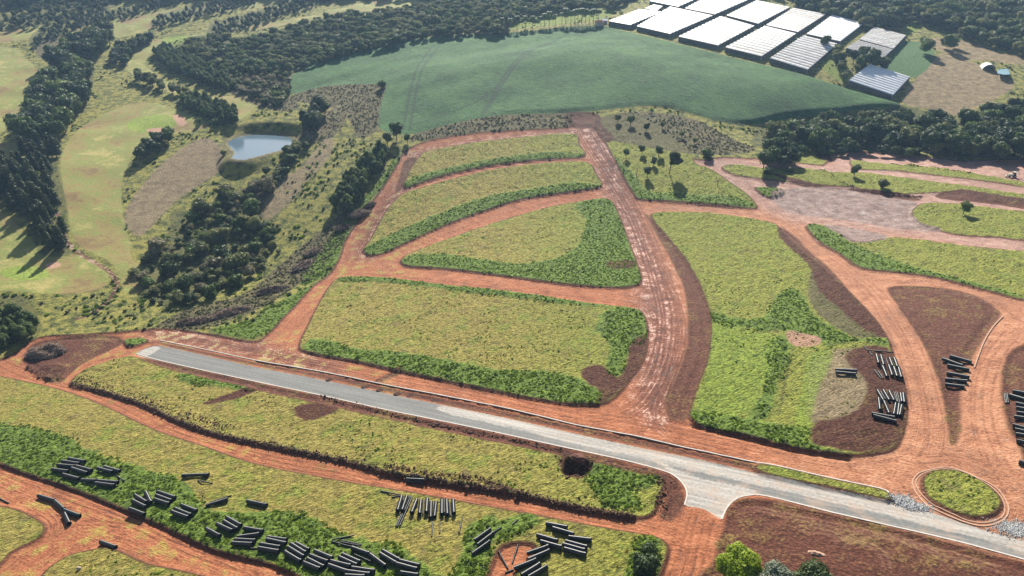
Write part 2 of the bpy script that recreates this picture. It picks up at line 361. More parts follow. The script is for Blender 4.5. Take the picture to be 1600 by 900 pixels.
RUTS = [([(905,190),(918,215),(945,255),(975,300),(1000,345),(1018,390),(1035,440),(1048,490),(1046,540),(1030,590),(1015,640)], (-5.5,-3.8,-1.4,.4,2.8,4.4)),
 ([(925,205),(960,262),(990,315),(1015,370),(1035,430),(1058,480),(1062,540),(1040,600),(1020,640)], (-1.0,.9,3.0)),
 ([(1045,520),(1035,570),(1010,615),(980,640),(930,652),(850,640)], (-2.4,-.6,1.5,3.0)),
 ([(260,521),(400,548),(500,566),(600,585),(700,604),(800,624),(900,646),(1000,665),(1100,686),(1200,710),(1300,730),(1390,745)], (-2.2,-.4,1.5,3.2)),
 ([(540,425),(620,432),(720,442),(820,456),(930,466),(1000,476)], (-1.6,.3,1.9)),
 ([(590,400),(660,378),(740,348),(820,325),(900,306),(960,300)], (-1.2,.7)),
 ([(640,292),(720,272),(800,258),(880,250),(930,250)], (-1.0,.8)),
 ([(640,240),(615,290),(580,345),(555,390),(530,430),(490,470),(450,515),(420,540)], (-2.6,-.8,1.1,2.9)),
 ([(985,305),(1060,318),(1150,330),(1220,345)], (-1.2,.8)),
 ([(1110,255),(1160,295),(1210,335),(1260,375),(1320,420),(1370,460),(1410,520),(1435,580),(1450,640),(1450,690),(1430,720)], (-4.2,-2.2,-.4,1.6,3.4)),
 ([(1340,425),(1400,438),(1480,450),(1560,475),(1600,505)], (-1.5,.5,2.0)),
 ([(1600,500),(1570,530),(1545,570),(1535,620),(1540,670),(1560,720),(1590,770)], (-3.4,-1.6,.6,2.6)),
 ([(1390,700),(1430,716),(1480,712),(1530,722),(1570,745),(1590,780)], (-1.4,.6,2.2)),
 ([(1395,745),(1410,760),(1425,790),(1460,812),(1500,828)], (-1.0,.8)),
 ([(0,565),(60,590),(160,622),(260,668),(400,712),(540,740),(700,768),(860,798),(980,818),(1040,835)], (-2.0,-.3,1.4)),
 ([(110,598),(150,568),(190,550),(230,535),(260,525)], (-1.1,.8)),
 ([(0,730),(100,770),(200,810),(300,858),(400,888)], (-1.8,.0,1.7)),
 ([(0,895),(60,850),(120,815),(200,820)], (-1.3,.8)),
 ([(1060,920),(1075,870),(1085,830),(1095,795)], (-4.0,-2.0,.2,2.4,4.4)),
 ([(1230,262),(1300,300),(1400,312),(1500,330),(1600,345)], (-1.3,.7)),
 ([(1215,335),(1300,348),(1400,362),(1500,380),(1600,398)], (-1.3,.7)),
 ([(1250,820),(1330,835),(1380,860),(1390,890)], (-1.0,.8)), ([(1180,790),(1300,815),(1450,850),(1600,895)], (-1.0,.8,4.0)),
 ([(1300,855),(1350,830),(1420,838),(1480,870)], (-1.0,.8)),
 ([(1195,545),(1160,580),(1105,632)], (0.0,)), ([(1212,560),(1200,600),(1190,645)], (-.8,.8)), ([(1235,555),(1225,600),(1215,650)], (0.0,)),
 ([(690,468),(660,500),(622,520)], (0.0,)), ([(440,700),(560,720),(640,735)], (0.0,))]
ru = np.full((NR, NT), 3.0, np.float32); gr = random.Random(3)
for L_, offs in RUTS:
    W_ = wpoly(L_, False, 3); tg_ = np.gradient(W_, axis=0); tg_ /= np.linalg.norm(tg_, axis=1, keepdims=True) + 1e-9; nr_ = np.c_[-tg_[:, 1], tg_[:, 0]]
    for o_ in offs:
        wob = np.cumsum([gr.uniform(-.35, .35) for _ in range(len(W_))]); a0 = gr.randrange(0, max(1, len(W_) // 4)); a1 = len(W_) - gr.randrange(0, max(1, len(W_) // 4))
        ru = np.minimum(ru, dist_lines((W_ + nr_ * (o_ + wob * .6)[:, None])[a0:a1], False, 3.0))
A['rut'] = 1.0 - ru
A['dryflat'] = sdf([DRYSCRUB[3], DRYSCRUB[5], [(395,300),(440,280),(470,262),(500,225),(520,215),(515,245),(480,285),(450,320),(410,345)]], 5.0)

def sst(a, b, x):
    t = np.clip((x - a) / (b - a), 0, 1); return t * t * (3 - 2 * t)
RDEP = 0.75
dirt_in = np.maximum(A['dirt'], A['tar'])
Z0 = Z.copy()
Z -= RDEP * sst(-0.3, 1.0, dirt_in) * sst(-5, -1, -A['soil'] + 0)           # roads cut into the slope
Z -= RDEP * sst(0.0, 3.0, A['soil']) * sst(-1, 3, A['dirt'])
Z -= 0.12 * sst(-.2, .4, A['tar'])
n1 = vnoise(X * .35, Y * .35, 1) + .5 * vnoise(X * .8, Y * .8, 2) - .75
n2 = vnoise(X * .05, Y * .05, 3) - .5
notbuilt = 1 - sst(-1, 0.5, A['tar'])
rot_ = rad(28); u_ = X * math.cos(rot_) + Y * math.sin(rot_); v_ = -X * math.sin(rot_) + Y * math.cos(rot_)
n3 = vnoise(u_ * .28, v_ * .55, 21) + .7 * vnoise(u_ * .6, v_ * 1.15, 22) - .85
Z += notbuilt * .5 * n3 * sst(300, 250, RR) * sst(0, -1, A['dirt'])
Z += notbuilt * .75 * n3 * sst(-1, 1, np.minimum(A['parcel'], -A['lush'])) * sst(250, 300, RR)
Z += notbuilt * (0.30 * n1 * sst(-1, 1, A['lush']) + 0.22 * n1 * sst(-1, 1, A['soil']) + 0.10 * n1)
Z += 0.45 * sst(-1, 1.5, A['lush'])
Z += 1.4 * n2 * sst(-5, 3, A['golf']) + .5 * n2 * sst(0, 5, A['parcel'])
# windrows of pushed up soil and ditches along the kerb lines
def ridge(line, w, h, sub=3):
    global Z
    d = dist_lines(wpoly(line, False, sub), False, w * 1.6)
    Z += h * (1 - sst(0, w, d)) * (0.55 + 0.9 * (vnoise(X * .6, Y * .6, 9)))
ridge([(115,598),(150,608),(220,630),(280,657),(340,677),(440,699),(540,719),(620,741),(700,753),(780,765),(860,782),(930,798),(985,806)], 1.7, 0.5)
ridge([(600,738),(700,752),(790,768)], 1.6, 0.45)
ridge([(45,572),(60,583),(82,592)], 2.0, 1.0)
ridge([(1280,262),(1330,292),(1400,302),(1440,306)], 1.8, .9)
ridge([(1392,255),(1450,262),(1518,270)], 1.6, .9)
ridge([(400,563),(600,600),(800,640),(960,674),(1180,720)], 1.0, -.45)
ridge([(1045,655),(1100,668),(1160,682),(1240,702),(1330,716)], 1.1, -.6)
ridge([(1065,380),(1058,430),(1075,520),(1050,600),(1035,640)], 1.0, -.4)
ridge([(888,733),(902,729),(912,734)], 3.4, -2.2)
ridge([(888,718),(905,712),(920,720)], 2.5, 1.6)
ridge([(800,182),(900,180),(1020,168),(1100,185)], 1.6, -.6)
hl = dist_lines(wpoly([(700,120),(900,100),(1060,125),(1200,150),(1330,168)], False, 3), False, 90.0)
Z += 6.5 * (1 - sst(0, 80, hl)) * sst(-5, 5, A['crop'])
# low knolls in the crop field and the golf course
Z += (4.5 * (vnoise(u_ * .010, v_ * .020, 5) - .5) + 1.2 * (vnoise(u_ * .035, v_ * .07, 6) - .5)) * sst(0, 5, A['crop'])
# pond basin
PW = wpoly(POND); pc = PW.mean(0)
PONDZ = float(np.mean(Hq(PW[:, 0], PW[:, 1]))) - 0.8
_d = dist_lines(PW, True, 14.0)
_s = polar_slice(PW, .5); _in = np.zeros(X.shape, bool); _x = X[_s]; _y = Y[_s]; _i = np.zeros(_x.shape, bool)
for a in range(len(PW)):
    (x0, y0), (x1, y1) = PW[a], PW[(a + 1) % len(PW)]
    _i ^= ((y0 > _y) != (y1 > _y)) & (_x < (x1 - x0) * (_y - y0) / (y1 - y0 + 1e-9) + x0)
_in[_s] = _i
ps = np.where(_in, _d, -_d)
b = sst(-12, 0, ps)
Z = Z * (1 - b) + (PONDZ + 0.5) * b - 2.2 * sst(0, 4, ps)
Z += 1.0 * sst(0, 1, 1) * 0
A['bank'] = 3 - np.abs(ps + 1.5)

def Hz(x, y):
    """height of the finished ground"""
    x = np.asarray(x, float); y = np.asarray(y, float)
    r = np.hypot(x, y); t = np.arctan2(x, y)
    i = np.clip(np.searchsorted(R, r) - 1, 0, NR - 2); j = np.clip(np.searchsorted(T, t) - 1, 0, NT - 2)
    u = (r - R[i]) / (R[i+1] - R[i]); v = (t - T[j]) / (T[j+1] - T[j])
    return Z[i, j]*(1-u)*(1-v) + Z[i+1, j]*u*(1-v) + Z[i, j+1]*(1-u)*v + Z[i+1, j+1]*u*v
def lookup(name, x, y):
    r = np.hypot(x, y); t = np.arctan2(x, y)
    i = np.clip(np.searchsorted(R, r) - 1, 0, NR - 1); j = np.clip(np.searchsorted(T, t) - 1, 0, NT - 1)
    return A[name][i, j]

# ------------------------------------------------------------------ material helpers
class NB:
    def __init__(s, name):
        s.m = bpy.data.materials.new(name); s.m.use_nodes = True
        s.t = s.m.node_tree; s.t.nodes.clear()
        s.out = s.t.nodes.new('ShaderNodeOutputMaterial')
    def n(s, typ, **kw):
        o = s.t.nodes.new(typ)
        for k, v in kw.items(): setattr(o, k, v)
        return o
    def set(s, sock, v):
        if isinstance(v, bpy.types.NodeSocket): s.t.links.new(v, sock)
        elif v is not None:
            try: sock.default_value = v
            except Exception: sock.default_value = (*v, 1.0)
    def math(s, op, a, b=None, c=None, clamp=False):
        o = s.n('ShaderNodeMath', operation=op); o.use_clamp = clamp
        s.set(o.inputs[0], a)
        if b is not None: s.set(o.inputs[1], b)
        if c is not None: s.set(o.inputs[2], c)
        return o.outputs[0]
    def attr(s, name):
        o = s.n('ShaderNodeAttribute'); o.attribute_name = name; return o.outputs['Fac']
    def noise(s, vec, scale, detail=4, rough=.55, dist=0.0):
        o = s.n('ShaderNodeTexNoise'); s.set(o.inputs['Vector'], vec)
        o.inputs['Scale'].default_value = scale; o.inputs['Detail'].default_value = detail
        o.inputs['Roughness'].default_value = rough; o.inputs['Distortion'].default_value = dist
        return o.outputs['Fac']
    def mix(s, f, a, b):
        o = s.n('ShaderNodeMix', data_type='RGBA'); s.set(o.inputs[0], f); s.set(o.inputs[6], a); s.set(o.inputs[7], b)
        return o.outputs[2]
    def ss(s, x, lo, hi, to0=0.0, to1=1.0):
        o = s.n('ShaderNodeMapRange', interpolation_type='SMOOTHSTEP'); s.set(o.inputs[0], x)
        o.inputs[1].default_value = lo; o.inputs[2].default_value = hi; o.inputs[3].default_value = to0; o.inputs[4].default_value = to1
        return o.outputs[0]
    def ramp(s, f, stops):
        o = s.n('ShaderNodeValToRGB'); s.set(o.inputs[0], f); e = o.color_ramp.elements
        while len(e) < len(stops): e.new(0.5)
        for i, (p, c) in enumerate(stops): e[i].position = p; e[i].color = (*c, 1)
        return o.outputs[0]
    def pos(s): return s.n('ShaderNodeNewGeometry').outputs['Position']
    def vscale(s, v, k):
        o = s.n('ShaderNodeMapping'); s.set(o.inputs['Vector'], v)
        if len(k) > 3:          # stretched along the direction k[3]
            o.vector_type = 'TEXTURE'; o.inputs['Scale'].default_value = [1 / max(a, 1e-4) for a in k[:3]]
            o.inputs['Rotation'].default_value = (0, 0, k[3])
        else: o.inputs['Scale'].default_value = k[:3]
        return o.outputs[0]
    def bump(s, h, strength=.5, dist=.1):
        o = s.n('ShaderNodeBump'); s.set(o.inputs['Height'], h); o.inputs['Strength'].default_value = strength
        s.set(o.inputs['Distance'], dist); return o.outputs[0]
    def bsdf(s, col, rough=.8, normal=None, spec=.3, metal=0.0, **kw):
        o = s.n('ShaderNodeBsdfPrincipled'); s.set(o.inputs['Base Color'], col); s.set(o.inputs['Roughness'], rough)
        o.inputs['Specular IOR Level'].default_value = spec; s.set(o.inputs['Metallic'], metal)
        if normal is not None: s.set(o.inputs['Normal'], normal)
        for k, v in kw.items(): s.set(o.inputs[k], v)
        return o.outputs[0]
    def done(s, sh):
        s.t.links.new(sh, s.out.inputs['Surface']); return s.m

def simple(name, col, rough=.7, var=.15, scale=2.0, spec=.3, metal=0.0, bump=0.0):
    b = NB(name); p = b.pos(); f = b.noise(p, scale, 5)
    lo = tuple(c * (1 - var) for c in col); hi = tuple(min(1, c * (1 + var)) for c in col)
    c = b.ramp(f, [(.3, lo), (.7, hi)])
    nrm = b.bump(f, bump, .05) if bump else None
    return b.done(b.bsdf(c, rough, nrm, spec, metal))

(xa_, ya_), (xb_, yb_) = at1(400, 594), at1(1300, 797)
ROADDIR = math.atan2(yb_ - ya_, xb_ - xa_)
print('road direction', math.degrees(ROADDIR))
def ground_material():
    b = NB('ground'); p = b.pos()
    nL = b.noise(p, .035, 4, .6)            # large patches
    nM = b.noise(p, .22, 5, .6)
    nF = b.noise(b.vscale(p, (1, 1, 0)), 1.1, 5, .65)
    # tussocks: streaks lying one way, as mown and wind laid grass does
    tus = b.noise(b.vscale(p, (.75, 1.7, .2, rad(28))), 0.85, 4, .62, .6)
    nT = b.noise(b.vscale(p, (1, 1, 0)), 4.5, 3, .6)
    e = b.math('ADD', b.math('MULTIPLY', b.math('SUBTRACT', nM, .5), 3.6), b.math('MULTIPLY', b.math('SUBTRACT', nF, .5), 2.6))
    def mask(name, amp=.35, w=.35, off=0.0):
        x = b.math('ADD', b.math('MULTIPLY', e, amp), b.attr(name))
        return b.ss(x, off - w, off + w)
    big = b.ramp(nL, [(.36, (0, 0, 0)), (.64, (1, 1, 1))])
    # pasture
    tg = b.math('ADD', b.math('MULTIPLY', tus, .75), b.math('MULTIPLY', nT, .25))
    past1 = b.ramp(tg, [(.36, (.10, .095, .022)), (.47, (.27, .225, .050)), (.60, (.45, .37, .095))])
    past2 = b.ramp(tg, [(.38, (.06, .085, .014)), (.47, (.19, .225, .028)), (.59, (.36, .38, .06))])
    mM = b.ss(nM, .42, .62)
    lg = b.ss(nL, .45, .62)
    sx = b.n('ShaderNodeSeparateXYZ'); b.set(sx.inputs[0], p)
    east = b.ss(b.math('ADD', sx.outputs['X'], b.math('MULTIPLY', e, 8)), -25, 50)
    pasture = b.mix(b.math('MAXIMUM', b.math('MULTIPLY', east, .85), b.math('MULTIPLY', lg, b.math('MULTIPLY', mM, .8))), past1, past2)
    bare_ = b.math('MULTIPLY', b.ss(b.noise(b.vscale(p, (1, 1, 0)), .16, 6, .68), .55, .66), .65)
    pasture = b.mix(bare_, pasture, b.ramp(nF, [(.35, (.07, .06, .025)), (.6, (.20, .15, .075))]))
    vig = b.math('MULTIPLY', b.ss(b.noise(b.vscale(p, (1, 1, 0)), .085, 5, .65), .53, .64), .65)
    pasture = b.mix(vig, pasture, b.ramp(tg, [(.37, (.05, .085, .013)), (.48, (.16, .225, .028)), (.60, (.31, .38, .05))]))
    pasture = b.mix(b.math('MULTIPLY', b.ss(b.attr('rut'), .2, .9), .5), pasture, (.07, .06, .022, 1))
    # land around the site
    wild = b.ramp(b.math('ADD', b.math('MULTIPLY', nM, .6), b.math('MULTIPLY', nF, .4)),
                  [(.40, (.05, .065, .018)), (.48, (.17, .18, .04)), (.55, (.37, .34, .07)), (.64, (.32, .235, .085))])
    col = b.mix(mask('parcel', .1, .6), wild, pasture)
    # whole lower-left field is pasture as well
    nearm = b.ss(sx.outputs['Y'], 268, 250)
    col = b.mix(nearm, col, pasture)
    golf = b.ramp(b.math('ADD', b.math('MULTIPLY', nL, .7), b.math('MULTIPLY', nM, .3)), [(.38, (.22, .15, .062)), (.46, (.27, .22, .072)), (.53, (.21, .24, .058)), (.62, (.38, .32, .11))])
    col = b.mix(mask('golf', .5, 1.0), col, golf)
    dry = b.ramp(b.math('ADD', b.math('MULTIPLY', nF, .7), b.math('MULTIPLY', nM, .3)), [(.36, (.028, .026, .016)), (.48, (.095, .078, .045)), (.62, (.20, .155, .085))])
    col = b.mix(b.math('MULTIPLY', mask('dry', 1.0, .8), .8), col, dry)
    dryf = b.ramp(b.math('ADD', b.math('MULTIPLY', nF, .6), b.math('MULTIPLY', nM, .4)), [(.38, (.13, .10, .055)), (.48, (.27, .20, .12)), (.6, (.40, .31, .17))])
    col = b.mix(b.math('MULTIPLY', mask('dryflat', 1.6, 1.0), .9), col, dryf)
    woodf = b.ramp(nF, [(.3, (.03, .042, .018)), (.7, (.09, .10, .04))])
    col = b.mix(b.math('MULTIPLY', mask('wood', 1.6, 1.0), .6), col, woodf)
    lush = b.ramp(tg, [(.36, (.028, .05, .012)), (.46, (.09, .15, .02)), (.56, (.19, .28, .035)), (.66, (.30, .40, .055))])
    col = b.mix(mask('lush', 1.8, .9), col, lush)
    grn = b.ramp(tg, [(.38, (.06, .11, .014)), (.5, (.20, .29, .03)), (.62, (.36, .46, .06))])
    col = b.mix(b.math('MULTIPLY', mask('green', .6, 1.2), .75), col, grn)
    # crop: even blue green canopy with faint drill rows and tractor tracks
    cs = b.noise(b.vscale(p, (.35, 1.3, 0, rad(-24))), .45, 6, .68, .6)
    cn = b.math('ADD', b.math('MULTIPLY', nL, .25), b.math('ADD', b.math('MULTIPLY', cs, .45), b.math('MULTIPLY', nF, .30)))
    crop = b.ramp(cn, [(.42, (.026, .072, .024)), (.48, (.048, .125, .038)), (.55, (.078, .185, .052)), (.63, (.13, .26, .075))])
    crop = b.mix(b.math('MULTIPLY', b.ss(b.attr('tram'), -.3, .9), .75), crop, (.035, .075, .04, 1))
    col = b.mix(mask('crop', .25, .5), col, crop)
    plow = b.ramp(b.math('ADD', b.math('MULTIPLY', nF, .5), b.math('MULTIPLY', nM, .5)), [(.38, (.13, .105, .055)), (.48, (.28, .21, .115)), (.6, (.44, .33, .18))])
    col = b.mix(mask('plow', .6, .8), col, plow)
    w2 = b.n('ShaderNodeTexWave', wave_type='BANDS'); b.set(w2.inputs['Vector'], b.vscale(p, (1, 1, 1, rad(62))))
    w2.inputs['Scale'].default_value = .12; w2.inputs['Distortion'].default_value = .4
    veg = b.ramp(w2.outputs['Fac'], [(.1, (.05, .09, .04)), (.5, (.085, .19, .06)), (.9, (.13, .27, .08))])
    col = b.mix(mask('veg', .1, .5), col, veg)
    # red earth
    sdv = b.attr('dirt')
    cxyz = b.n('ShaderNodeCombineXYZ'); b.set(cxyz.inputs[0], b.math('MULTIPLY', sdv, 1.0))
    sc2 = b.vscale(p, (.03, .03, 0)); addv = b.n('ShaderNodeVectorMath', operation='ADD'); b.set(addv.inputs[0], cxyz.outputs[0]); b.set(addv.inputs[1], sc2)
    track = b.noise(addv.outputs[0], 1.9, 5, .7, .25)
    track2 = b.noise(b.vscale(p, (.10, 1.3, 0, ROADDIR)), 1.0, 4, .6, .5)
    sel = b.ss(b.noise(p, .07, 3, .5), .46, .56)
    trk = b.math('ADD', b.math('MULTIPLY', track, b.math('SUBTRACT', 1.0, b.math('MULTIPLY', sel, .6))), b.math('MULTIPLY', track2, b.math('MULTIPLY', sel, .6)))
    dn = b.math('ADD', b.math('MULTIPLY', trk, .30), b.math('ADD', b.math('MULTIPLY', nF, .34), b.math('MULTIPLY', nM, .36)))
    rutm = b.ss(b.math('ADD', b.attr('rut'), b.math('MULTIPLY', e, .3)), .25, 1.0)
    dn = b.math('SUBTRACT', dn, b.math('MULTIPLY', rutm, .055))
    dn = b.math('ADD', b.math('MULTIPLY', b.math('SUBTRACT', dn, .5), 1.3), .5)
    dirtA = b.ramp(dn, [(.34, (.12, .040, .020)), (.44, (.27, .092, .040)), (.54, (.38, .140, .063)), (.68, (.46, .22, .12))])
    dirtE = b.ramp(dn, [(.33, (.15, .058, .030)), (.43, (.30, .125, .065)), (.54, (.43, .20, .108)), (.67, (.52, .30, .19))])
    dirtA = b.mix(b.ss(b.math('ADD', sx.outputs['X'], b.math('MULTIPLY', e, 6)), 60, 105), dirtA, dirtE)
    dirtB = b.ramp(dn, [(.39, (.055, .020, .014)), (.465, (.14, .052, .034)), (.525, (.25, .105, .068)), (.575, (.60, .43, .36))])
    pk = b.ss(b.math('ADD', b.attr('pink'), b.math('MULTIPLY', e, 1.5)), -9, 6)
    pinkc = b.ramp(dn, [(.38, (.22, .115, .09)), (.50, (.36, .215, .17)), (.62, (.50, .34, .28))])
    dirtB = b.mix(b.ss(b.math('SUBTRACT', sx.outputs['X'], b.math('MULTIPLY', sx.outputs['Y'], .18)), 20, 60), dirtB, pinkc)
    dirtc = b.mix(b.math('MULTIPLY', pk, .9), dirtA, dirtB)
    soilc = b.ramp(b.math('ADD', b.math('MULTIPLY', nF, .6), b.math('MULTIPLY', b.noise(b.vscale(p, (.22, 1.5, 0, ROADDIR)), 1.2, 4, .7), .4)), [(.36, (.030, .009, .005)), (.49, (.082, .026, .014)), (.62, (.17, .062, .034))])
    damp = b.math('MULTIPLY', b.ss(nL, .50, .38), b.ss(nM, .44, .64))
    dirtc = b.mix(b.math('MULTIPLY', damp, .5), dirtc, soilc)
    thin = b.math('MULTIPLY', b.ss(b.math('ADD', nM, b.math('MULTIPLY', nL, .5)), .74, .9), b.ss(sdv, 1.0, 4.0))
    dirt_all = b.mix(b.math('MULTIPLY', b.math('MULTIPLY', thin, b.ss(sx.outputs['X'], -40, -60)), .5), dirtc, past2)
    mD = mask('dirt', .16, .22)
    mS = mask('soil', .9, .8)
    mSp = mS
    # thin grass creeping back over disturbed earth
    thin = b.math('MULTIPLY', b.ss(b.math('ADD', nM, b.math('MULTIPLY', nL, .5)), .74, .9), b.ss(sdv, 1.0, 4.0))
    dirt_all = b.mix(b.math('MULTIPLY', b.math('MULTIPLY', thin, b.ss(sx.outputs['X'], -40, -60)), .5), dirtc, past2)
    col = b.mix(mD, col, dirt_all)
    # cut bank soil right at the edge, darkened to paint in the bank's shadow line
    rim = b.math('MULTIPLY', b.ss(sdv, -.9, -.1), b.ss(sdv, 1.2, .3))
    col = b.mix(b.math('MULTIPLY', rim, .88), col, soilc)
    soilc = b.mix(b.math('MULTIPLY', rutm, .5), soilc, (.20, .10, .065, 1))
    soil_v = b.mix(b.math('MULTIPLY', b.ss(b.math('ADD', b.math('MULTIPLY', nM, .5), b.math('ADD', b.math('MULTIPLY', nF, .5), b.math('MULTIPLY', nL, .4))), .70, .86), .30), soilc, past1)
    col = b.mix(mSp, col, soil_v)
    palec = b.ramp(dn, [(.34, (.085, .052, .045)), (.46, (.21, .14, .12)), (.54, (.30, .215, .185)), (.66, (.44, .34, .30))])
    col = b.mix(mask('pale', .6, .8), col, palec)
    col = b.mix(b.math('MULTIPLY', mask('dirt2', .3, .4), .8), col, dirtB)
    col = b.mix(mask('sand', .2, .5), col, (.46, .27, .18, 1))
    col = b.mix(b.math('MULTIPLY', b.ss(b.attr('bank'), 0, 1.5), .6), col, (.16, .12, .075, 1))
    # road surface
    sT = b.attr('tar')
    tn = b.math('ADD', b.math('MULTIPLY', b.noise(b.vscale(p, (.03, .9, 0, ROADDIR)), 1.0, 5, .65), .6), b.math('MULTIPLY', nF, .4))
    tarA = b.ramp(tn, [(.36, (.09, .093, .092)), (.5, (.14, .142, .138)), (.64, (.20, .20, .19))])
    tarB = b.ramp(tn, [(.36, (.17, .16, .145)), (.48, (.28, .262, .238)), (.60, (.40, .375, .34))])
    tarc = b.mix(b.ss(b.math('ADD', b.attr('paletar'), b.math('MULTIPLY', e, .5)), -.6, .6), tarA, tarB)
    dust = b.math('MULTIPLY', b.ss(b.math('ADD', b.math('MULTIPLY', track2, .4), b.math('MULTIPLY', nM, .6)), .47, .60), b.ss(sx.outputs['X'], -10, 60))
    tarc = b.mix(b.math('MULTIPLY', dust, .45), tarc, (.36, .25, .18, 1))
    tarc = b.mix(b.math('MULTIPLY', b.ss(sT, .9, .1), b.math('MULTIPLY', b.ss(nM, .40, .60), .6)), tarc, (.34, .21, .14, 1))
    mT = b.ss(b.math('ADD', sT, b.math('MULTIPLY', e, .05)), -.12, .12)
    col = b.mix(mT, col, tarc)
    # relief
    hv = b.math('MULTIPLY', tus, .6)
    hs = b.math('ADD', b.math('MULTIPLY', hv, 1.25), b.math('MULTIPLY', nT, .18))
    flat = b.math('MAXIMUM', mT, b.math('MULTIPLY', mD, .55))
    flat = b.math('MAXIMUM', flat, b.math('MULTIPLY', b.ss(b.attr('golf'), -1, 1), .75))
    flat = b.math('MAXIMUM', flat, b.math('MULTIPLY', b.ss(b.attr('crop'), -1, 1), .2))
    hgt = b.mix(mD, hs, dn)
    amp = b.math('MULTIPLY', b.math('SUBTRACT', 1.0, flat), 3.2)
    bp = b.n('ShaderNodeBump'); b.set(bp.inputs['Height'], hgt); b.set(bp.inputs['Strength'], 1.0); b.set(bp.inputs['Distance'], amp)
    wet = b.math('MULTIPLY', b.math('MULTIPLY', mD, b.math('SUBTRACT', 1.0, mS)), b.ss(trk, .44, .36))
    rough = b.math('SUBTRACT', .92, b.math('MULTIPLY', b.math('MULTIPLY', wet, b.math('SUBTRACT', 1.0, mT)), .5))
    rough = b.math('SUBTRACT', rough, b.math('MULTIPLY', mT, .12))
    return b.done(b.bsdf(col, rough, bp.outputs[0], .25))
MG = ground_material()

def leaf_mat(name, cols, trans=.35, rough=.6):
    b = NB(name); p = b.pos()
    oi = b.n('ShaderNodeObjectInfo')
    f = b.math('ADD', b.math('MULTIPLY', b.noise(p, .9, 3, .6), .65), b.math('MULTIPLY', oi.outputs['Random'], .35))
    n = len(cols); c = b.ramp(f, [(.25 + .5 * i / (n - 1), cols[i]) for i in range(n)])
    d = b.bsdf(c, rough, None, .25)
    t = b.n('ShaderNodeBsdfTranslucent'); b.set(t.inputs[0], c)
    m = b.n('ShaderNodeMixShader'); m.inputs[0].default_value = trans
    b.t.links.new(d, m.inputs[1]); b.t.links.new(t.outputs[0], m.inputs[2])
    return b.done(m.outputs[0])
ML = {
 'dark': leaf_mat('leaves_dark', [(.026, .046, .018), (.058, .090, .028), (.115, .155, .042)], .3),
 'mid': leaf_mat('leaves_mid', [(.042, .075, .020), (.09, .14, .032), (.17, .23, .05)], .35),
 'olive': leaf_mat('leaves_olive', [(.075, .095, .034), (.155, .175, .058), (.26, .265, .09)], .4),
 'grey': leaf_mat('leaves_grey', [(.095, .092, .05), (.19, .175, .095), (.30, .27, .155)], .35),
 'bright': leaf_mat('leaves_bright', [(.09, .15, .015), (.20, .29, .022), (.36, .45, .04)], .45),
 'silver': leaf_mat('leaves_silver', [(.16, .19, .12), (.32, .36, .26), (.50, .53, .42)], .3),
 'pine': leaf_mat('leaves_pine', [(.028, .046, .018), (.052, .074, .028), (.088, .11, .04)], .2),
 'weed': leaf_mat('weed_leaves', [(.06, .10, .016), (.14, .215, .026), (.25, .35, .04)], .5),
 'straw': leaf_mat('grass_blades', [(.20, .18, .035), (.31, .265, .056), (.42, .35, .09)], .5),
}
M_BARK = simple('bark', (.13, .095, .07), .9, .3, 3)
M_TWIG = simple('dead_twigs', (.27, .20, .15), .9, .4, 2)
M_TWIG_DARK = simple('dark_twigs', (.15, .11, .085), .9, .4, 2)
M_EARTH = simple('red_earth', (.12, .052, .036), .95, .35, 1.5, bump=.6)
M_KERB = simple('kerb_concrete', (.48, .44, .40), .8, .12, 1.0)
M_KERBR = simple('dusty_kerb', (.42, .26, .18), .85, .15, 1.0)
M_GRAVEL = simple('gravel', (.40, .40, .39), .95, .45, 2.2)

# ------------------------------------------------------------------ object helpers
def tag(o, label=None, cat=None, group=None, kind=None):
    if label: o['label'] = label
    if cat: o['category'] = cat
    if group: o['group'] = group
    if kind: o['kind'] = kind
    return o
def mesh_np(name, V, Fq, mat, smooth=True):
    """V (n,3) and faces array (m,k)"""
    V = np.asarray(V, np.float32); Fq = np.asarray(Fq, np.int32); k = Fq.shape[1]
    me = bpy.data.meshes.new(name)
    me.vertices.add(len(V)); me.vertices.foreach_set('co', V.ravel())
    me.loops.add(Fq.size); me.loops.foreach_set('vertex_index', Fq.ravel())
    me.polygons.add(len(Fq)); me.polygons.foreach_set('loop_start', np.arange(0, Fq.size, k, dtype=np.int32))
    me.polygons.foreach_set('use_smooth', np.full(len(Fq), smooth))
    me.update(calc_edges=True)
    if mat: me.materials.append(mat)
    return me
def pymesh(name, V, Fs, mat, smooth=False):
    me = bpy.data.meshes.new(name); me.from_pydata([tuple(map(float, v)) for v in V], [], Fs); me.update()
    if smooth: me.polygons.foreach_set('use_smooth', [True] * len(me.polygons))
    if mat: me.materials.append(mat)
    return me
def obj(name, data, parent=None, loc=None, rot=None, scale=None):
    o = bpy.data.objects.new(name, data); COL.objects.link(o)
    if parent: o.parent = parent
    if loc is not None: o.location = loc
    if rot is not None: o.rotation_euler = rot
    if scale is not None: o.scale = scale
    return o
def copy_tree(o, parent=None):
    c = o.copy(); COL.objects.link(c); c.parent = parent
    for ch in o.children: copy_tree(ch, c)
    return c

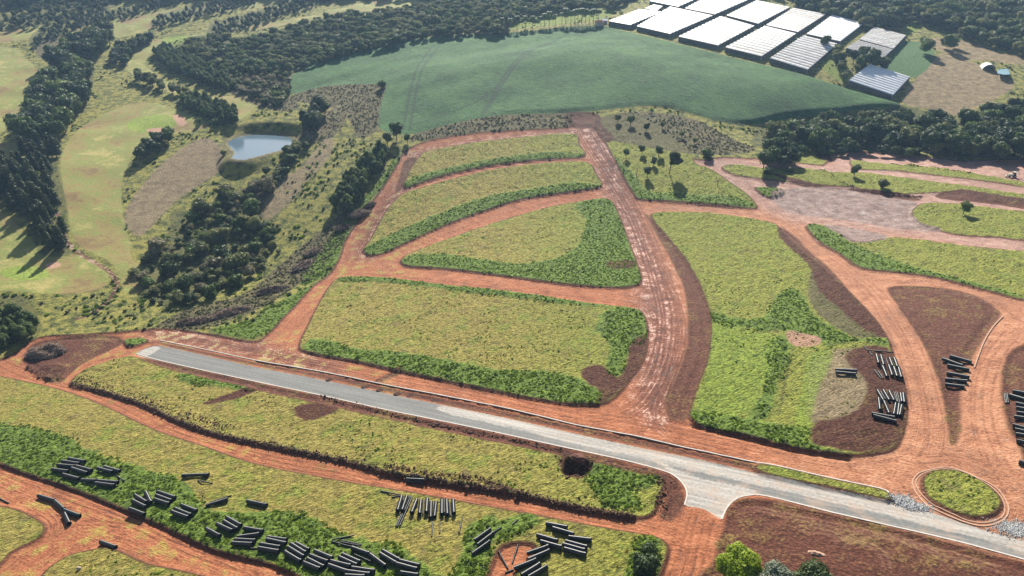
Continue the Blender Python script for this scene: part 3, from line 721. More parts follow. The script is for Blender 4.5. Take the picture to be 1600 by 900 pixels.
# ------------------------------------------------------------------ ground objects
cls = np.zeros((NR, NT), np.int8)
cls[A['golf'] > 0] = 2
cls[A['parcel'] > 0] = 5
cls[A['crop'] > 0] = 1
cls[(A['dirt'] > 0)] = 3
cls[(A['dirt2'] > 0)] = 6
cls[(A['tar'] > 0)] = 4
I, J = np.meshgrid(np.arange(NR - 1), np.arange(NT - 1), indexing='ij')
quad = np.stack([I * NT + J, (I + 1) * NT + J, (I + 1) * NT + J + 1, I * NT + J + 1], -1).reshape(-1, 4)
fc = cls[:-1, :-1].ravel()
VV = np.stack([X, Y, Z], -1).reshape(-1, 3)
flatA = {k: v.astype(np.float32).ravel() for k, v in A.items()}
# shared normals so that the sheets meet without a seam
dZr = np.gradient(Z, axis=0); dXr = np.gradient(X, axis=0); dYr = np.gradient(Y, axis=0)
dZt = np.gradient(Z, axis=1); dXt = np.gradient(X, axis=1); dYt = np.gradient(Y, axis=1)
NN = np.cross(np.stack([dXt, dYt, dZt], -1), np.stack([dXr, dYr, dZr], -1)); NN /= np.linalg.norm(NN, axis=-1, keepdims=True) + 1e-12
NN[NN[..., 2] < 0] *= -1
NN[0] = (0, 0, 1)
NNf = NN.reshape(-1, 3)
for c, nm in ((0, 'ground'), (1, 'crop_field'), (2, 'golf_fairway'), (3, 'dirt_road'), (4, 'paved_road'), (5, 'pasture'), (6, 'footpath')):
    q = quad[fc == c]
    if not len(q): continue
    u, inv = np.unique(q, return_inverse=True)
    me = mesh_np(nm, VV[u], inv.reshape(-1, 4)[:, ::-1], MG)
    for k, v in flatA.items():
        at_ = me.attributes.new(k, 'FLOAT', 'POINT'); at_.data.foreach_set('value', v[u])
    try: me.normals_split_custom_set_from_vertices(NNf[u].tolist())
    except Exception as ex: print('normals', ex)
    tag(obj(nm, me), kind='structure')

# ------------------------------------------------------------------ water
def water_mat(name, col, rough):
    b = NB(name); p = b.pos()
    nrm = b.bump(b.noise(p, .8, 3), .12, .05)
    return b.done(b.bsdf(col, rough, nrm, .5))
PS = [(x + (x - pc[0]) * .05, y + (y - pc[1]) * .05) for x, y in PW]
tag(obj('pond_water', pymesh('pond_water', [(x, y, PONDZ + .1) for x, y in PS], [list(range(len(PS)))[::-1]], water_mat('pond_water', (.10, .15, .19, 1), .12))), kind='structure')
if bpy.data.meshes['pond_water'].polygons[0].normal.z < 0: bpy.data.meshes['pond_water'].flip_normals()
def flat_patch(name, P, h, mat):
    Q = np.array(P, float); x, y = at(Q[:, 0], Q[:, 1]); z = float(Hz(x, y).max()) + h
    me = pymesh(name, [(a, b_, z) for a, b_ in zip(x, y)], [list(range(len(x)))], mat)
    if me.polygons[0].normal.z < 0: me.flip_normals()
    return obj(name, me)
tag(flat_patch('reservoir_water', [(1556,121),(1558,112),(1566,108),(1575,109),(1576,124),(1566,125)], .4, water_mat('reservoir', (.30, .48, .56, 1), .1)), kind='structure')
tag(flat_patch('stream_water', [(484,72),(488,62),(494,57),(503,56),(500,66),(494,74)], .3, water_mat('stream', (.45, .48, .5, 1), .25)), kind='structure')

# ------------------------------------------------------------------ kerbs
def ribbon(name, line, w, h, mat, closed=False, sub=4, kind='structure', z_lift=0.0):
    P = wpoly(line, closed, sub); n = len(P)
    V = []; Fs = []
    for i in range(n):
        a = P[i-1] if (closed or i > 0) else P[i]; c = P[(i+1) % n] if (closed or i < n-1) else P[i]
        d = c - a; d /= np.hypot(*d) + 1e-9; nrm = np.array([-d[1], d[0]])
        z = float(Hz(*P[i])) + z_lift
        for s, zz in ((-1, -.5), (-1, h), (1, h), (1, -.5)):
            q = P[i] + nrm * w / 2 * s; V.append((q[0], q[1], z + zz))
    m = n if closed else n - 1
    for i in range(m):
        a = i * 4; b_ = ((i + 1) % n) * 4
        for k in range(3): Fs.append((a + k, a + k + 1, b_ + k + 1, b_ + k))
    if not closed: Fs += [(0, 3, 2, 1), ((n-1)*4, (n-1)*4+1, (n-1)*4+2, (n-1)*4+3)]
    me = pymesh(name, V, Fs, mat); o = obj(name, me); o['kind'] = kind
    bm = bmesh.new(); bm.from_mesh(me); bmesh.ops.recalc_face_normals(bm, faces=bm.faces); bm.to_mesh(me); bm.free()
    return o
K1 = [(212,550),(250,561),(325,578),(400,594),(500,615),(600,637),(700,657),(800,678),(900,700),(975,716),(1035,732),(1055,741),(1069,755),(1074,770),(1070,786)]
K2 = [(1128,808),(1136,791),(1150,777),(1170,771),(1200,772),(1300,797),(1400,820),(1500,843),(1600,870),(1700,897)]
K3 = [(250,530),(325,545),(400,561),(500,578),(600,598),(700,617),(800,637),(900,660),(987,677),(1050,691),(1125,707),(1200,723),(1275,740),(1375,761),(1388,770)]
ribbon('kerb', K1, .38, .16, M_KERB)
ribbon('kerb', K2, .40, .16, M_KERB)
ribbon('kerb', K3, .34, .22, M_KERB)
RB = [(1427,750),(1433,740),(1442.5,734),(1475,727.5),(1500,731),(1525,742),(1550,754),(1566,768),(1577,788),(1574,804),(1560,814),(1537,819),(1512,814),(1490,806),(1470,797),(1450,787),(1433,768)]
RB2 = [(1432,751),(1438,741),(1448,735.5),(1475,731.5),(1498,734),(1522,744),(1546,757),(1562,771),(1571,788),(1569,802),(1556,810),(1537,814),(1512,810),(1492,802),(1472,793),(1454,783),(1438,766)]
ribbon('kerb', RB, .32, .2, M_KERBR, True)
ribbon('kerb', RB2, .25, .18, M_KERBR, True)
ribbon('kerb', [(1568,492),(1553,508),(1540,528),(1530,552),(1523,572)], .4, .35, M_KERBR)

# ------------------------------------------------------------------ plants
def icosph(sub=1):
    bm = bmesh.new(); bmesh.ops.create_icosphere(bm, subdivisions=sub, radius=1)
    V = np.array([v.co[:] for v in bm.verts]); Fv = [[v.index for v in f.verts] for f in bm.faces]; bm.free()
    return V, np.array(Fv)
ICO1, ICO1F = icosph(1); ICO2, ICO2F = icosph(2); ICO3, ICO3F = icosph(4)
def leafy(name, lobes, n, leaf, mat, seed, up=.25, core=.78, elong=1.5):
    """lobes: (cx,cy,cz,rx,rz). Many leaf sized faces over a few dark inner masses."""
    g = np.random.default_rng(seed)
    L = np.array(lobes, float); w = L[:, 3] ** 2; w /= w.sum()
    k = g.choice(len(L), n, p=w)
    d = g.normal(size=(n, 3)); d[:, 2] += up; d /= np.linalg.norm(d, axis=1, keepdims=True)
    rr = (.80 + .32 * g.random(n)) * (1 + .14 * np.sin(d[:, 0] * 5 + k) * np.cos(d[:, 1] * 4 + 2 * k))
    c = L[k, :3] + d * np.c_[L[k, 3], L[k, 3], L[k, 4]] * rr[:, None]
    nrm = d + g.normal(size=(n, 3)) * .34; nrm /= np.linalg.norm(nrm, axis=1, keepdims=True)
    a = np.cross(nrm, g.normal(size=(n, 3))); a /= np.linalg.norm(a, axis=1, keepdims=True); b = np.cross(nrm, a)
    s = leaf * (.6 + .8 * g.random(n))[:, None]
    q = np.stack([c - a * s * elong * .5, c - b * s * .5 + nrm * s * .12, c + a * s * elong * .5, c + b * s * .5 + nrm * s * .12], 1)
    V = q.reshape(-1, 3); Fq = np.arange(4 * n).reshape(-1, 4)
    tris = np.concatenate([Fq[:, [0, 1, 2]], Fq[:, [0, 2, 3]]])
    Vs = [V]; Fs = [tris]; off = len(V)
    if core:
        for cx, cy, cz, rx, rz in lobes:
            vv = ICO2 * (1 + .12 * np.sin(ICO2[:, [0]] * 7 + cx) * np.sin(ICO2[:, [1]] * 6 + cz)) * [rx * core, rx * core, rz * core] + [cx, cy, cz]
            Vs.append(vv); Fs.append(ICO2F + off); off += len(vv)
    return mesh_np(name, np.concatenate(Vs), np.concatenate(Fs), mat, smooth=False)
def tube_mesh(name, segs, mat, n=6):
    V = []; Fs = []
    for p, q, r0, r1_ in segs:
        p = Vector(p); q = Vector(q); d = (q - p).normalized(); a = d.orthogonal().normalized(); b_ = d.cross(a); o = len(V)
        for c, r in ((p, r0), (q, r1_)):
            for i in range(n):
                t = 2 * math.pi * i / n; V.append(c + a * math.cos(t) * r + b_ * math.sin(t) * r)
        for i in range(n):
            j = (i + 1) % n; Fs.append((o + i, o + j, o + n + j, o + n + i))
        Fs.append(tuple(o + n + i for i in range(n)))
    return pymesh(name, V, Fs, mat, True)
def rnd_lobes(seed, n, R_, base, top, r0, r1_):
    g = random.Random(seed); out = [(0, 0, (base + top) / 2, R_ * .72, (top - base) * .46)]
    for i in range(n):
        t = i * 2.4 + g.random(); rr = R_ * (.35 + .35 * g.random()); z = base + (top - base) * (.25 + .62 * g.random())
        r = g.uniform(r0, r1_); out.append((rr * math.cos(t), rr * math.sin(t), z, r, r * .8))
    return out
def broad_trunk(seed, h, R_):
    g = random.Random(seed); s = [((0, 0, -.6), (0, 0, h * .35), .34, .26), ((0, 0, h * .35), (g.uniform(-.4, .4), .2, h * .62), .26, .14)]
    for i in range(4):
        t = i * 1.6 + g.random(); s.append(((0, 0, h * (.3 + .06 * i)), (R_ * .55 * math.cos(t), R_ * .55 * math.sin(t), h * (.58 + .05 * i)), .16, .05))
    return tube_mesh('trunk', s, M_BARK)
TREES = {}
def tree_kind(key, crown, trunk): TREES.setdefault(key, []).append((crown, trunk))
# every kind about 10 m tall at scale 1
for s in range(4):
    lob = rnd_lobes(20 + s, 7, 4.2, 2.2, 9.4, 1.5, 2.3)
    for mk in ('dark', 'mid', 'olive', 'bright'):
        if mk == 'bright' and s > 0: continue
        tree_kind('broad_' + mk, leafy('crown', lob, 900, .75, ML[mk], 40 + s), broad_trunk(s, 9, 4))
for s in range(2):
    lob = rnd_lobes(70 + s, 6, 2.4, .3, 3.4, .9, 1.4)
    for mk in ('dark', 'mid', 'olive', 'grey'):
        tree_kind('bush_' + mk, leafy('foliage', lob, 520, .42, ML[mk], 80 + s), tube_mesh('stem', [((0, 0, -.4), (0, 0, 1.6), .14, .08), ((0, 0, .4), (.9, .3, 1.9), .08, .03), ((0, 0, .4), (-.7, .6, 1.8), .08, .03)], M_BARK, 5))
for s in range(3):
    g = random.Random(s + 5); lob = []
    for i in range(9):
        z = 2.2 + i * 1.02; r = 2.1 * (1 - i / 11.5) + .35; lob.append((g.uniform(-.4, .4), g.uniform(-.4, .4), z, r, .95))
    tree_kind('pine', leafy('crown', lob, 950, .62, ML['pine'], 120 + s, core=.6), tube_mesh('trunk', [((0, 0, -.6), (0, 0, 10.6), .26, .05)], M_BARK))
for s in range(3):
    lob = rnd_lobes(200 + s, 6, 2.5, .6, 9.6, 1.3, 1.9)
    lob = [(a, b_, c, r, rz * (1.3 if i else 1)) for i, (a, b_, c, r, rz) in enumerate(lob)]
    tree_kind('column', leafy('crown', lob, 1000, .6, ML['dark'], 210 + s), tube_mesh('trunk', [((0, 0, -.6), (0, 0, 7), .25, .1)], M_BARK))
    tree_kind('bamboo', leafy('foliage', lob, 1300, .5, ML['mid'], 230 + s, elong=3.0), tube_mesh('stem', [((.3*math.cos(i), .3*math.sin(i), -.3), (1.6*math.cos(i*2.1), 1.6*math.sin(i*2.1), 8.5), .07, .03) for i in range(9)], M_BARK, 5))
def bare(seed, h=6, up=.7):
    g = random.Random(seed); segs = []
    def grow(p, d, L, r, lv):
        q = p + d * L; segs.append((p, q, r, r * .6))
        if lv == 0: return
        for _ in range(3 if lv > 1 else 4):
            nd = (d + Vector((g.uniform(-1, 1), g.uniform(-1, 1), g.uniform(-.15, up)))).normalized(); grow(q, nd, L * g.uniform(.55, .8), r * .55, lv - 1)
    grow(Vector((0, 0, -.3)), Vector((.08, 0, 1)), h * .3, .28, 3)
    return segs
def place_tree(kind, v, x, y, sc, rz, name, label=None, cat='tree', group=None, zsc=1.0, sx=1.0):
    crown, trunk = TREES[kind][v % len(TREES[kind])]
    z = float(Hz(x, y))
    e = obj(name, None, None, (x, y, z), (0, 0, rz), (sc * sx, sc * sx, sc * zsc)); e.empty_display_size = 1
    obj('crown' if 'bush' not in kind else 'foliage', crown, e)
    obj('trunk' if 'bush' not in kind else 'stem', trunk, e)
    return tag(e, label, cat, group)

def in_poly(px, py, P):
    P = np.array(P, float); ins = np.zeros(px.shape, bool)
    for a in range(len(P)):
        x0, y0 = P[a]; x1, y1 = P[(a+1) % len(P)]
        if y0 == y1: continue
        ins ^= ((y0 > py) != (y1 > py)) & (px < (x1 - x0) * (py - y0) / (y1 - y0) + x0)
    return ins
def scatter(P, spacing, seed, jitter=.42, h=0.0, inset=0.0):
    """points in the ground area whose outline is P, roughly spacing metres apart"""
    Q_ = np.array(P, float); W = np.c_[at(Q_[:, 0], Q_[:, 1], h)]; g = np.random.default_rng(seed)
    x0, y0 = W.min(0); x1, y1 = W.max(0)
    xs, ys = np.meshgrid(np.arange(x0, x1, spacing), np.arange(y0, y1, spacing))
    xs = xs + (np.arange(xs.shape[0]) % 2)[:, None] * spacing / 2
    xs = xs.ravel() + g.uniform(-jitter, jitter, xs.size) * spacing; ys = ys.ravel() + g.uniform(-jitter, jitter, ys.size) * spacing
    m = in_poly(xs, ys, W)
    if inset:
        for a in range(len(W)):
            p_, q_ = W[a-1], W[a]; d_ = q_ - p_; t_ = np.clip(((xs - p_[0]) * d_[0] + (ys - p_[1]) * d_[1]) / (d_ @ d_ + 1e-9), 0, 1)
            m &= np.hypot(xs - p_[0] - t_ * d_[0], ys - p_[1] - t_ * d_[1]) > inset
    return xs[m], ys[m]

# source for thick far woodland: points carried by one object
def gn_instances(name, sources, x, y, z, rot, scl, var, label, cat, kind='stuff'):
    me = bpy.data.meshes.new(name); me.vertices.add(len(x)); me.vertices.foreach_set('co', np.stack([x, y, z], -1).astype(np.float32).ravel())
    a = me.attributes.new('rot', 'FLOAT_VECTOR', 'POINT'); a.data.foreach_set('vector', rot.astype(np.float32).ravel())
    a = me.attributes.new('scl', 'FLOAT_VECTOR', 'POINT'); a.data.foreach_set('vector', scl.astype(np.float32).ravel())
    a = me.attributes.new('variant', 'INT', 'POINT'); a.data.foreach_set('value', var.astype(np.int32))
    o = obj(name, me); tag(o, label, cat, kind=kind)
    ng = bpy.data.node_groups.new(name, 'GeometryNodeTree')
    ng.interface.new_socket('Geometry', in_out='INPUT', socket_type='NodeSocketGeometry')
    ng.interface.new_socket('Geometry', in_out='OUTPUT', socket_type='NodeSocketGeometry')
    gi = ng.nodes.new('NodeGroupInput'); go = ng.nodes.new('NodeGroupOutput'); jn = ng.nodes.new('GeometryNodeJoinGeometry')
    ar = ng.nodes.new('GeometryNodeInputNamedAttribute'); ar.data_type = 'FLOAT_VECTOR'; ar.inputs[0].default_value = 'rot'
    as_ = ng.nodes.new('GeometryNodeInputNamedAttribute'); as_.data_type = 'FLOAT_VECTOR'; as_.inputs[0].default_value = 'scl'
    av = ng.nodes.new('GeometryNodeInputNamedAttribute'); av.data_type = 'INT'; av.inputs[0].default_value = 'variant'
    out = lambda n: [s for s in n.outputs if s.enabled and s.name == 'Attribute'][0]
    for k, src in enumerate(sources):
        oi = ng.nodes.new('GeometryNodeObjectInfo'); oi.transform_space = 'ORIGINAL'; oi.inputs['Object'].default_value = src; oi.inputs['As Instance'].default_value = True
        cm = ng.nodes.new('FunctionNodeCompare'); cm.data_type = 'INT'; cm.operation = 'EQUAL'
        ng.links.new(out(av), [s for s in cm.inputs if s.enabled][0]); [s for s in cm.inputs if s.enabled][1].default_value = k
        ip = ng.nodes.new('GeometryNodeInstanceOnPoints')
        ng.links.new(gi.outputs[0], ip.inputs['Points']); ng.links.new(cm.outputs[0], ip.inputs['Selection']); ng.links.new(oi.outputs['Geometry'], ip.inputs['Instance'])
        ng.links.new(out(ar), ip.inputs['Rotation']); ng.links.new(out(as_), ip.inputs['Scale'])
        ng.links.new(ip.outputs[0], jn.inputs[0])
    ng.links.new(jn.outputs[0], go.inputs[0])
    md = o.modifiers.new('scatter', 'NODES'); md.node_group = ng
    return o

# woods: outline, kind, mean height, spacing, object name, label, group
WOODS = [
 (WOOD[0], 'broad_dark', 7.0, 9.5, 'woodland_tree', 'dark tree in the belt across the top left corner', 'trees in the top left belt'),
 (WOOD[1], 'column', 6.5, 6.8, 'belt_tree', 'dark tree in the second belt behind the long grove', 'trees in the second golf course belt'),
 (WOOD[2], 'column', 6.5, 6.8, 'belt_tree', 'dark tree in the thin belt between two fairways', 'trees in the thin far belt'),
 (WOOD[3], 'column', 6.5, 6.8, 'belt_tree', 'dark tree in the diagonal belt reaching the top edge', 'trees in the far diagonal belt'),
 (WOOD[4], 'broad_dark', 17, 9.5, 'grove_tree', 'dark green tree in the dense grove beside the left fairway', 'trees in the long dense grove'),
 ([(172,98),(180,72),(215,60),(245,47),(242,60),(205,80),(200,100)], 'broad_dark', 8, 6.0, 'fairway_tree', 'dark tree in the short row above the winding fairway', 'trees above the winding fairway'),
 ([(238,78),(262,70),(360,112),(358,140),(340,135),(252,100)], 'bamboo', 8.5, 4.2, 'hedge_tree', 'tree in the upper of two big hedges shading the fairway', 'trees of the upper tall hedge'),
 ([(200,118),(215,112),(310,145),(312,152),(290,150)], 'broad_olive', 8, 6.0, 'fairway_tree', 'olive tree in the row between the two big hedges', 'trees between the tall hedges'),
 ([(278,150),(300,145),(372,168),(374,188),(350,190),(285,165)], 'bamboo', 8.5, 4.2, 'hedge_tree', 'tree in the lower big hedge just above the pond', 'trees of the lower tall hedge'),
 ([(465,190),(488,160),(508,158),(512,168),(495,194),(472,197)], 'column', 12, 5.0, 'pond_tree', 'dark tree in the clump right of the pond', 'trees in the clump right of the pond'),
 ([(515,322),(522,290),(545,262),(575,240),(598,222),(612,235),(585,272),(560,312),(548,326)], 'bamboo', 9, 4.2, 'bamboo_clump', 'clump in the dense dark hedge left of the dirt road', 'clumps of the dense hedge by the dirt road'),
 ([(205,245),(225,225),(250,205),(275,205),(262,222),(235,240),(215,252)], 'broad_dark', 9, 6.0, 'fairway_tree', 'dark tree in the little clump beside the main fairway', 'trees on the edge of the main fairway'),
 ([(-30,480),(40,475),(58,500),(50,520),(0,540),(-30,545)], 'bamboo', 8, 4.5, 'thicket_shrub', 'leafy shrub in the thicket at the left photo edge', 'shrubs of the left edge thicket'),
 ([(1185,210),(1230,195),(1300,188),(1380,178),(1420,182),(1500,188),(1550,170),(1640,152),(1640,240),(1560,238),(1500,236),(1450,228),(1350,220),(1250,224),(1190,226)], 'broad_dark', 14, 9.5, 'gully_tree', 'dark tree in the wooded gully below the crop field', 'trees in the wooded gully'),
 ([(1183,250),(1190,228),(1215,222),(1245,228),(1250,250),(1215,256)], 'broad_dark', 11, 7.0, 'roadside_tree', 'dark tree at the wood end above the dirt road', 'trees above the upper right dirt road'),
 ([(1325,118),(1330,88),(1345,82),(1375,88),(1395,92),(1385,108),(1352,98)], 'broad_dark', 11, 7.0, 'farm_tree', 'dark tree between the greenhouses and the ribbed shed', 'trees among the greenhouses'),
 ([(1300,88),(1305,68),(1318,72),(1318,100),(1328,120),(1318,125)], 'broad_olive', 8, 6.0, 'farm_tree', 'olive tree beside the last white greenhouse', 'trees beside the last white greenhouse'),
]
tree_count = 0
def project(x, y, z):
    yy = y * cp - (z - HC) * sp; zz = y * sp + (z - HC) * cp      # depth along the view, height across it
    return 800 + F * x / yy, 450 - F * zz / yy
def part_of(x, y, i):
    px, py = project(x, y, Hq(x, y)); sx_ = px.max() - px.min(); sy_ = py.max() - py.min()
    n = 5 if len(x) > 60 else 3
    v, words = (px, {3: ['left end', 'middle', 'right end'], 5: ['left end', 'left half', 'middle', 'right half', 'right end']}) if sx_ > sy_ else (py, {3: ['upper end', 'middle', 'lower end'], 5: ['upper end', 'upper half', 'middle', 'lower half', 'lower end']})
    k = min(int((v[i] - v.min()) / (v.max() - v.min() + 1e-6) * n), n - 1)
    return words[n][k]
srcs = {}
seed = 0
for P, kind, hgt, spc, nm, lab, grp in WOODS:
    seed += 1
    x, y = scatter(P, spc, seed, h=hgt * .5, inset=hgt * (.3 if nm in ('belt_tree', 'woodland_tree') else .16))
    g = np.random.default_rng(seed + 50)
    for i in range(len(x)):
        k = kind
        if kind == 'broad_dark': k = ('broad_dark', 'broad_mid', 'broad_dark', 'broad_olive')[g.integers(4)] if nm in ('gully_tree', 'woodland_tree') else ('broad_dark', 'broad_dark', 'broad_mid')[g.integers(3)]
        sc_ = g.uniform(.72, 1.25); big_ = 'tall' if sc_ > 1.05 else ('low' if sc_ < .88 else 'middling')
        lab_ = '%s %s, %s' % (big_, lab, part_of(x, y, i))
        place_tree(k, int(g.integers(8)), float(x[i]), float(y[i]), hgt / 10 * sc_, g.uniform(0, 6.28), nm, lab_, 'tree' if 'shrub' not in nm else 'shrub', grp)
        tree_count += 1
# pines with long shadows on the left edge
x, y = scatter([(50,235),(92,232),(85,270),(96,310),(100,345),(108,380),(112,402),(70,398),(55,360),(30,330),(-20,315),(-20,285),(25,262)], 8.2, 77)
for i in range(len(x)):
    place_tree('pine', i, float(x[i]), float(y[i]), rng.uniform(.95, 1.5), rng.uniform(0, 6), 'pine_tree', '%s pine in the stand with long shadows at the left edge, %s' % (('slender', 'broad')[i % 2], part_of(x, y, i)), 'pine tree', 'pines at the left edge'); tree_count += 1
print('trees', tree_count)
T_DARK = obj_src = None
def first_crown(kind_mesh):
    for o in bpy.data.objects:
        if o.data is kind_mesh: return o
    return None
# far woods: one mass each
def wood_mass(name, polys, kinds, hgt, spc, label, seed, cat='woodland', pts=None):
    xs, ys = [], []
    for i, P in enumerate(polys):
        a, b_ = scatter(P, spc, seed + i, h=hgt * .5, inset=hgt * .2); xs.append(a); ys.append(b_)
    x = np.concatenate(xs); y = np.concatenate(ys); g = np.random.default_rng(seed)
    # one visible tree of each kind stands in the mass and lends its shape to the rest
    src = []
    n = 0
    for kd in kinds:
        for v in range(len(TREES[kd])):
            m = TREES[kd][v][0]
            s = first_crown(m)
            if s is None:
                place_tree(kd, v, float(x[n]), float(y[n]), hgt / 10, 0, 'woodland_tree', label.replace('mass of', 'one tree within the'), 'tree', label)
                n += 1; s = first_crown(m)
            src.append(s)
    x = x[n:]; y = y[n:]; N = len(x)
    sc = hgt / 10 * g.uniform(.6, 1.35, N)
    rot = np.zeros((N, 3)); rot[:, 2] = g.uniform(0, 6.28, N)
    scl = np.stack([sc * g.uniform(.85, 1.2, N), sc * g.uniform(.85, 1.2, N), sc * g.uniform(.8, 1.1, N)], -1)
    print(name, N)
    return gn_instances(name, src, x, y, Hz(x, y) - .3, rot, scl, g.integers(0, len(src), N), label, cat)
wood_mass('forest', [[(270,80),(290,60),(330,55),(400,60),(450,45),(520,25),(600,15),(700,5),(760,-10),(1000,-10),(960,10),(900,14),(830,24),(800,30),(795,48),(720,50),(680,53),(640,60),(620,66),(560,80),(520,90),(470,105),(440,110),(400,115),(350,110),(300,95)]], ['broad_mid', 'broad_olive'], 8.5, 6.6, 'mass of mixed blue green forest between the golf course and the crop field', 300)
wood_mass('forest', [WOOD[10], [(1462,62),(1480,56),(1500,62),(1490,74)], [(1436,70),(1446,66),(1462,76),(1452,80)], [(-300,-8),(-60,20),(0,10),(100,-8),(300,-8),(600,-8),(900,-8),(1300,-8),(1760,-8),(1900,-40),(900,-40),(-300,-40)]], ['broad_dark', 'broad_mid', 'broad_olive'], 12, 8.5, 'mass of tall forest filling the top right corner behind the greenhouses', 320)
wood_mass('forest', [[(1600,140),(1800,130),(1900,260),(1640,255)], [(1205,232),(1290,226),(1350,226),(1450,232),(1450,238),(1350,234),(1290,236)]], ['broad_dark', 'broad_mid'], 9, 7, 'mass of low dark wood along the gully edge and beyond the right edge', 340)

x, y = scatter([(330,112),(400,118),(450,112),(452,145),(440,165),(400,158),(365,135)], 6.0, 402, h=2)
g = np.random.default_rng(6)
for i in range(len(x)):
    k = ('bush_olive', 'bush_grey', 'bush_mid', 'bush_grey')[g.integers(4)]
    place_tree(k, i, float(x[i]), float(y[i]), g.uniform(.8, 1.7), g.uniform(0, 6), 'marsh_shrub', '%s shrub in the low scrub left of the crop field, %s' % ({'mid': 'green', 'olive': 'olive', 'grey': 'greyish'}[k[5:]], part_of(x, y, i)), 'shrub', 'shrubs of the low scrub left of the crop field')
print('marsh', len(x))
# shrubs one can tell apart in the valley left of the site
x, y = scatter([(455,225),(440,250),(400,285),(350,300),(330,325),(285,335),(270,370),(215,400),(210,435),(235,475),(300,478),(360,452),(440,400),(430,360),(415,325),(440,285),(475,238)], 6.6, 401, jitter=.6)
g = np.random.default_rng(5)
for i in range(min(len(x), 190)):
    k = ('bush_dark', 'bush_mid', 'bush_olive', 'bush_grey', 'bush_olive')[g.integers(5)]
    place_tree(k, i, float(x[i]), float(y[i]), float(np.clip(g.lognormal(.15, .42), .5, 2.4)), g.uniform(0, 6), 'valley_shrub', '%s shrub in the thicket between pond and lane, %s' % ({'dark': 'dark green', 'mid': 'green', 'olive': 'olive', 'grey': 'greyish'}[k[5:]], part_of(x, y, i)), 'shrub', 'shrubs of the valley thicket', zsc=g.uniform(.8, 1.15))
print('shrubs', len(x))
EXTRA = [ # px, py (foot), height m, kind, name, label
 (620,218,12,'broad_dark','field_corner_tree','big round dark tree at the lower left corner of the crop field'),
 (606,226,9,'broad_dark','field_corner_tree','smaller dark tree just left of the big round one at the crop field corner'),
 (637,222,6,'broad_mid','field_corner_tree','low tree on the right of the big round one, above the dirt road bend'),
 (619,68,10,'bush_dark','field_tree','lone round dark bush standing inside the crop field near its far edge'),
 (656,60,8,'broad_mid','field_tree','small round tree on the far edge of the crop field'),
 (561,80,11,'broad_dark','field_tree','dark tree at the upper left tip of the crop field'),
 (597,138,7,'bush_dark','field_tree','small dark tree where the scrub meets the crop field notch'),
 (791,42,13,'column','vase_shaped_tree','dark vase shaped tree among the palms'),
 (1198,278,7,'broad_dark','dirt_road_tree','small dark tree on the grass strip left of the upper right road fork'),
 (1232,268,4,'bush_dark','grass_strip_shrub','little bush on the upper right grass strip'),
 (1378,294,6,'bush_olive','grass_strip_shrub','thin pale shrub on the grass strip above the pale ploughed ground'),
 (1105,245,6,'bush_mid','scrub_shrub','shrub right of the tall tree above the middle pasture'),
 (1011,276,6.5,'broad_dark','pasture_tree','small round tree in the pasture, lowest of the three round ones'),
 (1021,258,5.5,'broad_dark','pasture_tree','small round tree in the pasture, middle one of the three'),
 (1029,244,7,'broad_dark','pasture_tree','small round tree in the pasture, uppermost of the three'),
 (978,246,6,'broad_mid','pasture_tree','slim tree standing alone near the top of the main dirt road'),
 (1003,240,6,'broad_olive','pasture_tree','pale slim tree between the main dirt road and the three round trees'),
 (1334,275,7,'broad_dark','leaning_tree','leaning dark tree on the grass strip at the upper right, with shadow beside it'),
 (1505,334,7,'broad_mid','lone_tree','lone leafy tree on the right hand pasture'),
 (985,195,7,'broad_mid','slope_tree','leafy tree in the scrub right of the top of the main road'),
 (965,190,6,'broad_olive','slope_tree','pale tree nearest the top of the main road'),
 (1010,205,6,'broad_dark','slope_tree','dark tree in the scrub above the slim tree'),
 (1035,200,5,'broad_olive','slope_tree','olive tree in the middle of the scrub slope'),
 (1065,215,5,'broad_mid','slope_tree','small tree behind the tall dark tree on the slope'),
 (1085,225,4,'broad_olive','slope_tree','small pale tree at the right foot of the scrub slope'),
 (1325,228,9,'broad_mid','gully_tree','mid green tree at the front edge of the gully wood'),
 (1283,195,10,'broad_dark','gully_tree','dark tree at the top edge of the gully wood below the crop field'),
 (1288,75,12,'broad_dark','farm_tree','dark tree behind the gap between two white greenhouses'),
 (478,232,6,'bush_dark','pond_shrub','dark shrub at the lower right shore of the pond'),
 (448,238,5,'bush_mid','pond_shrub','green shrub on the near shore of the pond'),
 (350,245,4,'bush_olive','pond_shrub','olive shrub on the left shore of the pond'),
 (340,196,6,'bush_mid','pond_shrub','leafy shrub above the left end of the pond'),
 (312,195,5,'broad_mid','pond_shrub','small tree in the shade of the lower tall hedge'),
 (1005,893,5,'bush_dark','weed_shrub','dark leafy shrub at the bottom, left of the wide dirt junction'),
 (1012,868,4,'bush_mid','weed_shrub','green shrub above the dark one left of the wide dirt junction'),
]
for i, (px, py, h, k, nm, lab) in enumerate(EXTRA):
    x_, y_ = at1(px, py)
    ks = h / (3.8 if 'bush' in k else 10)
    place_tree(k, i, x_, y_, ks, i * 1.3, nm, lab, 'shrub' if 'shrub' in nm else 'tree')
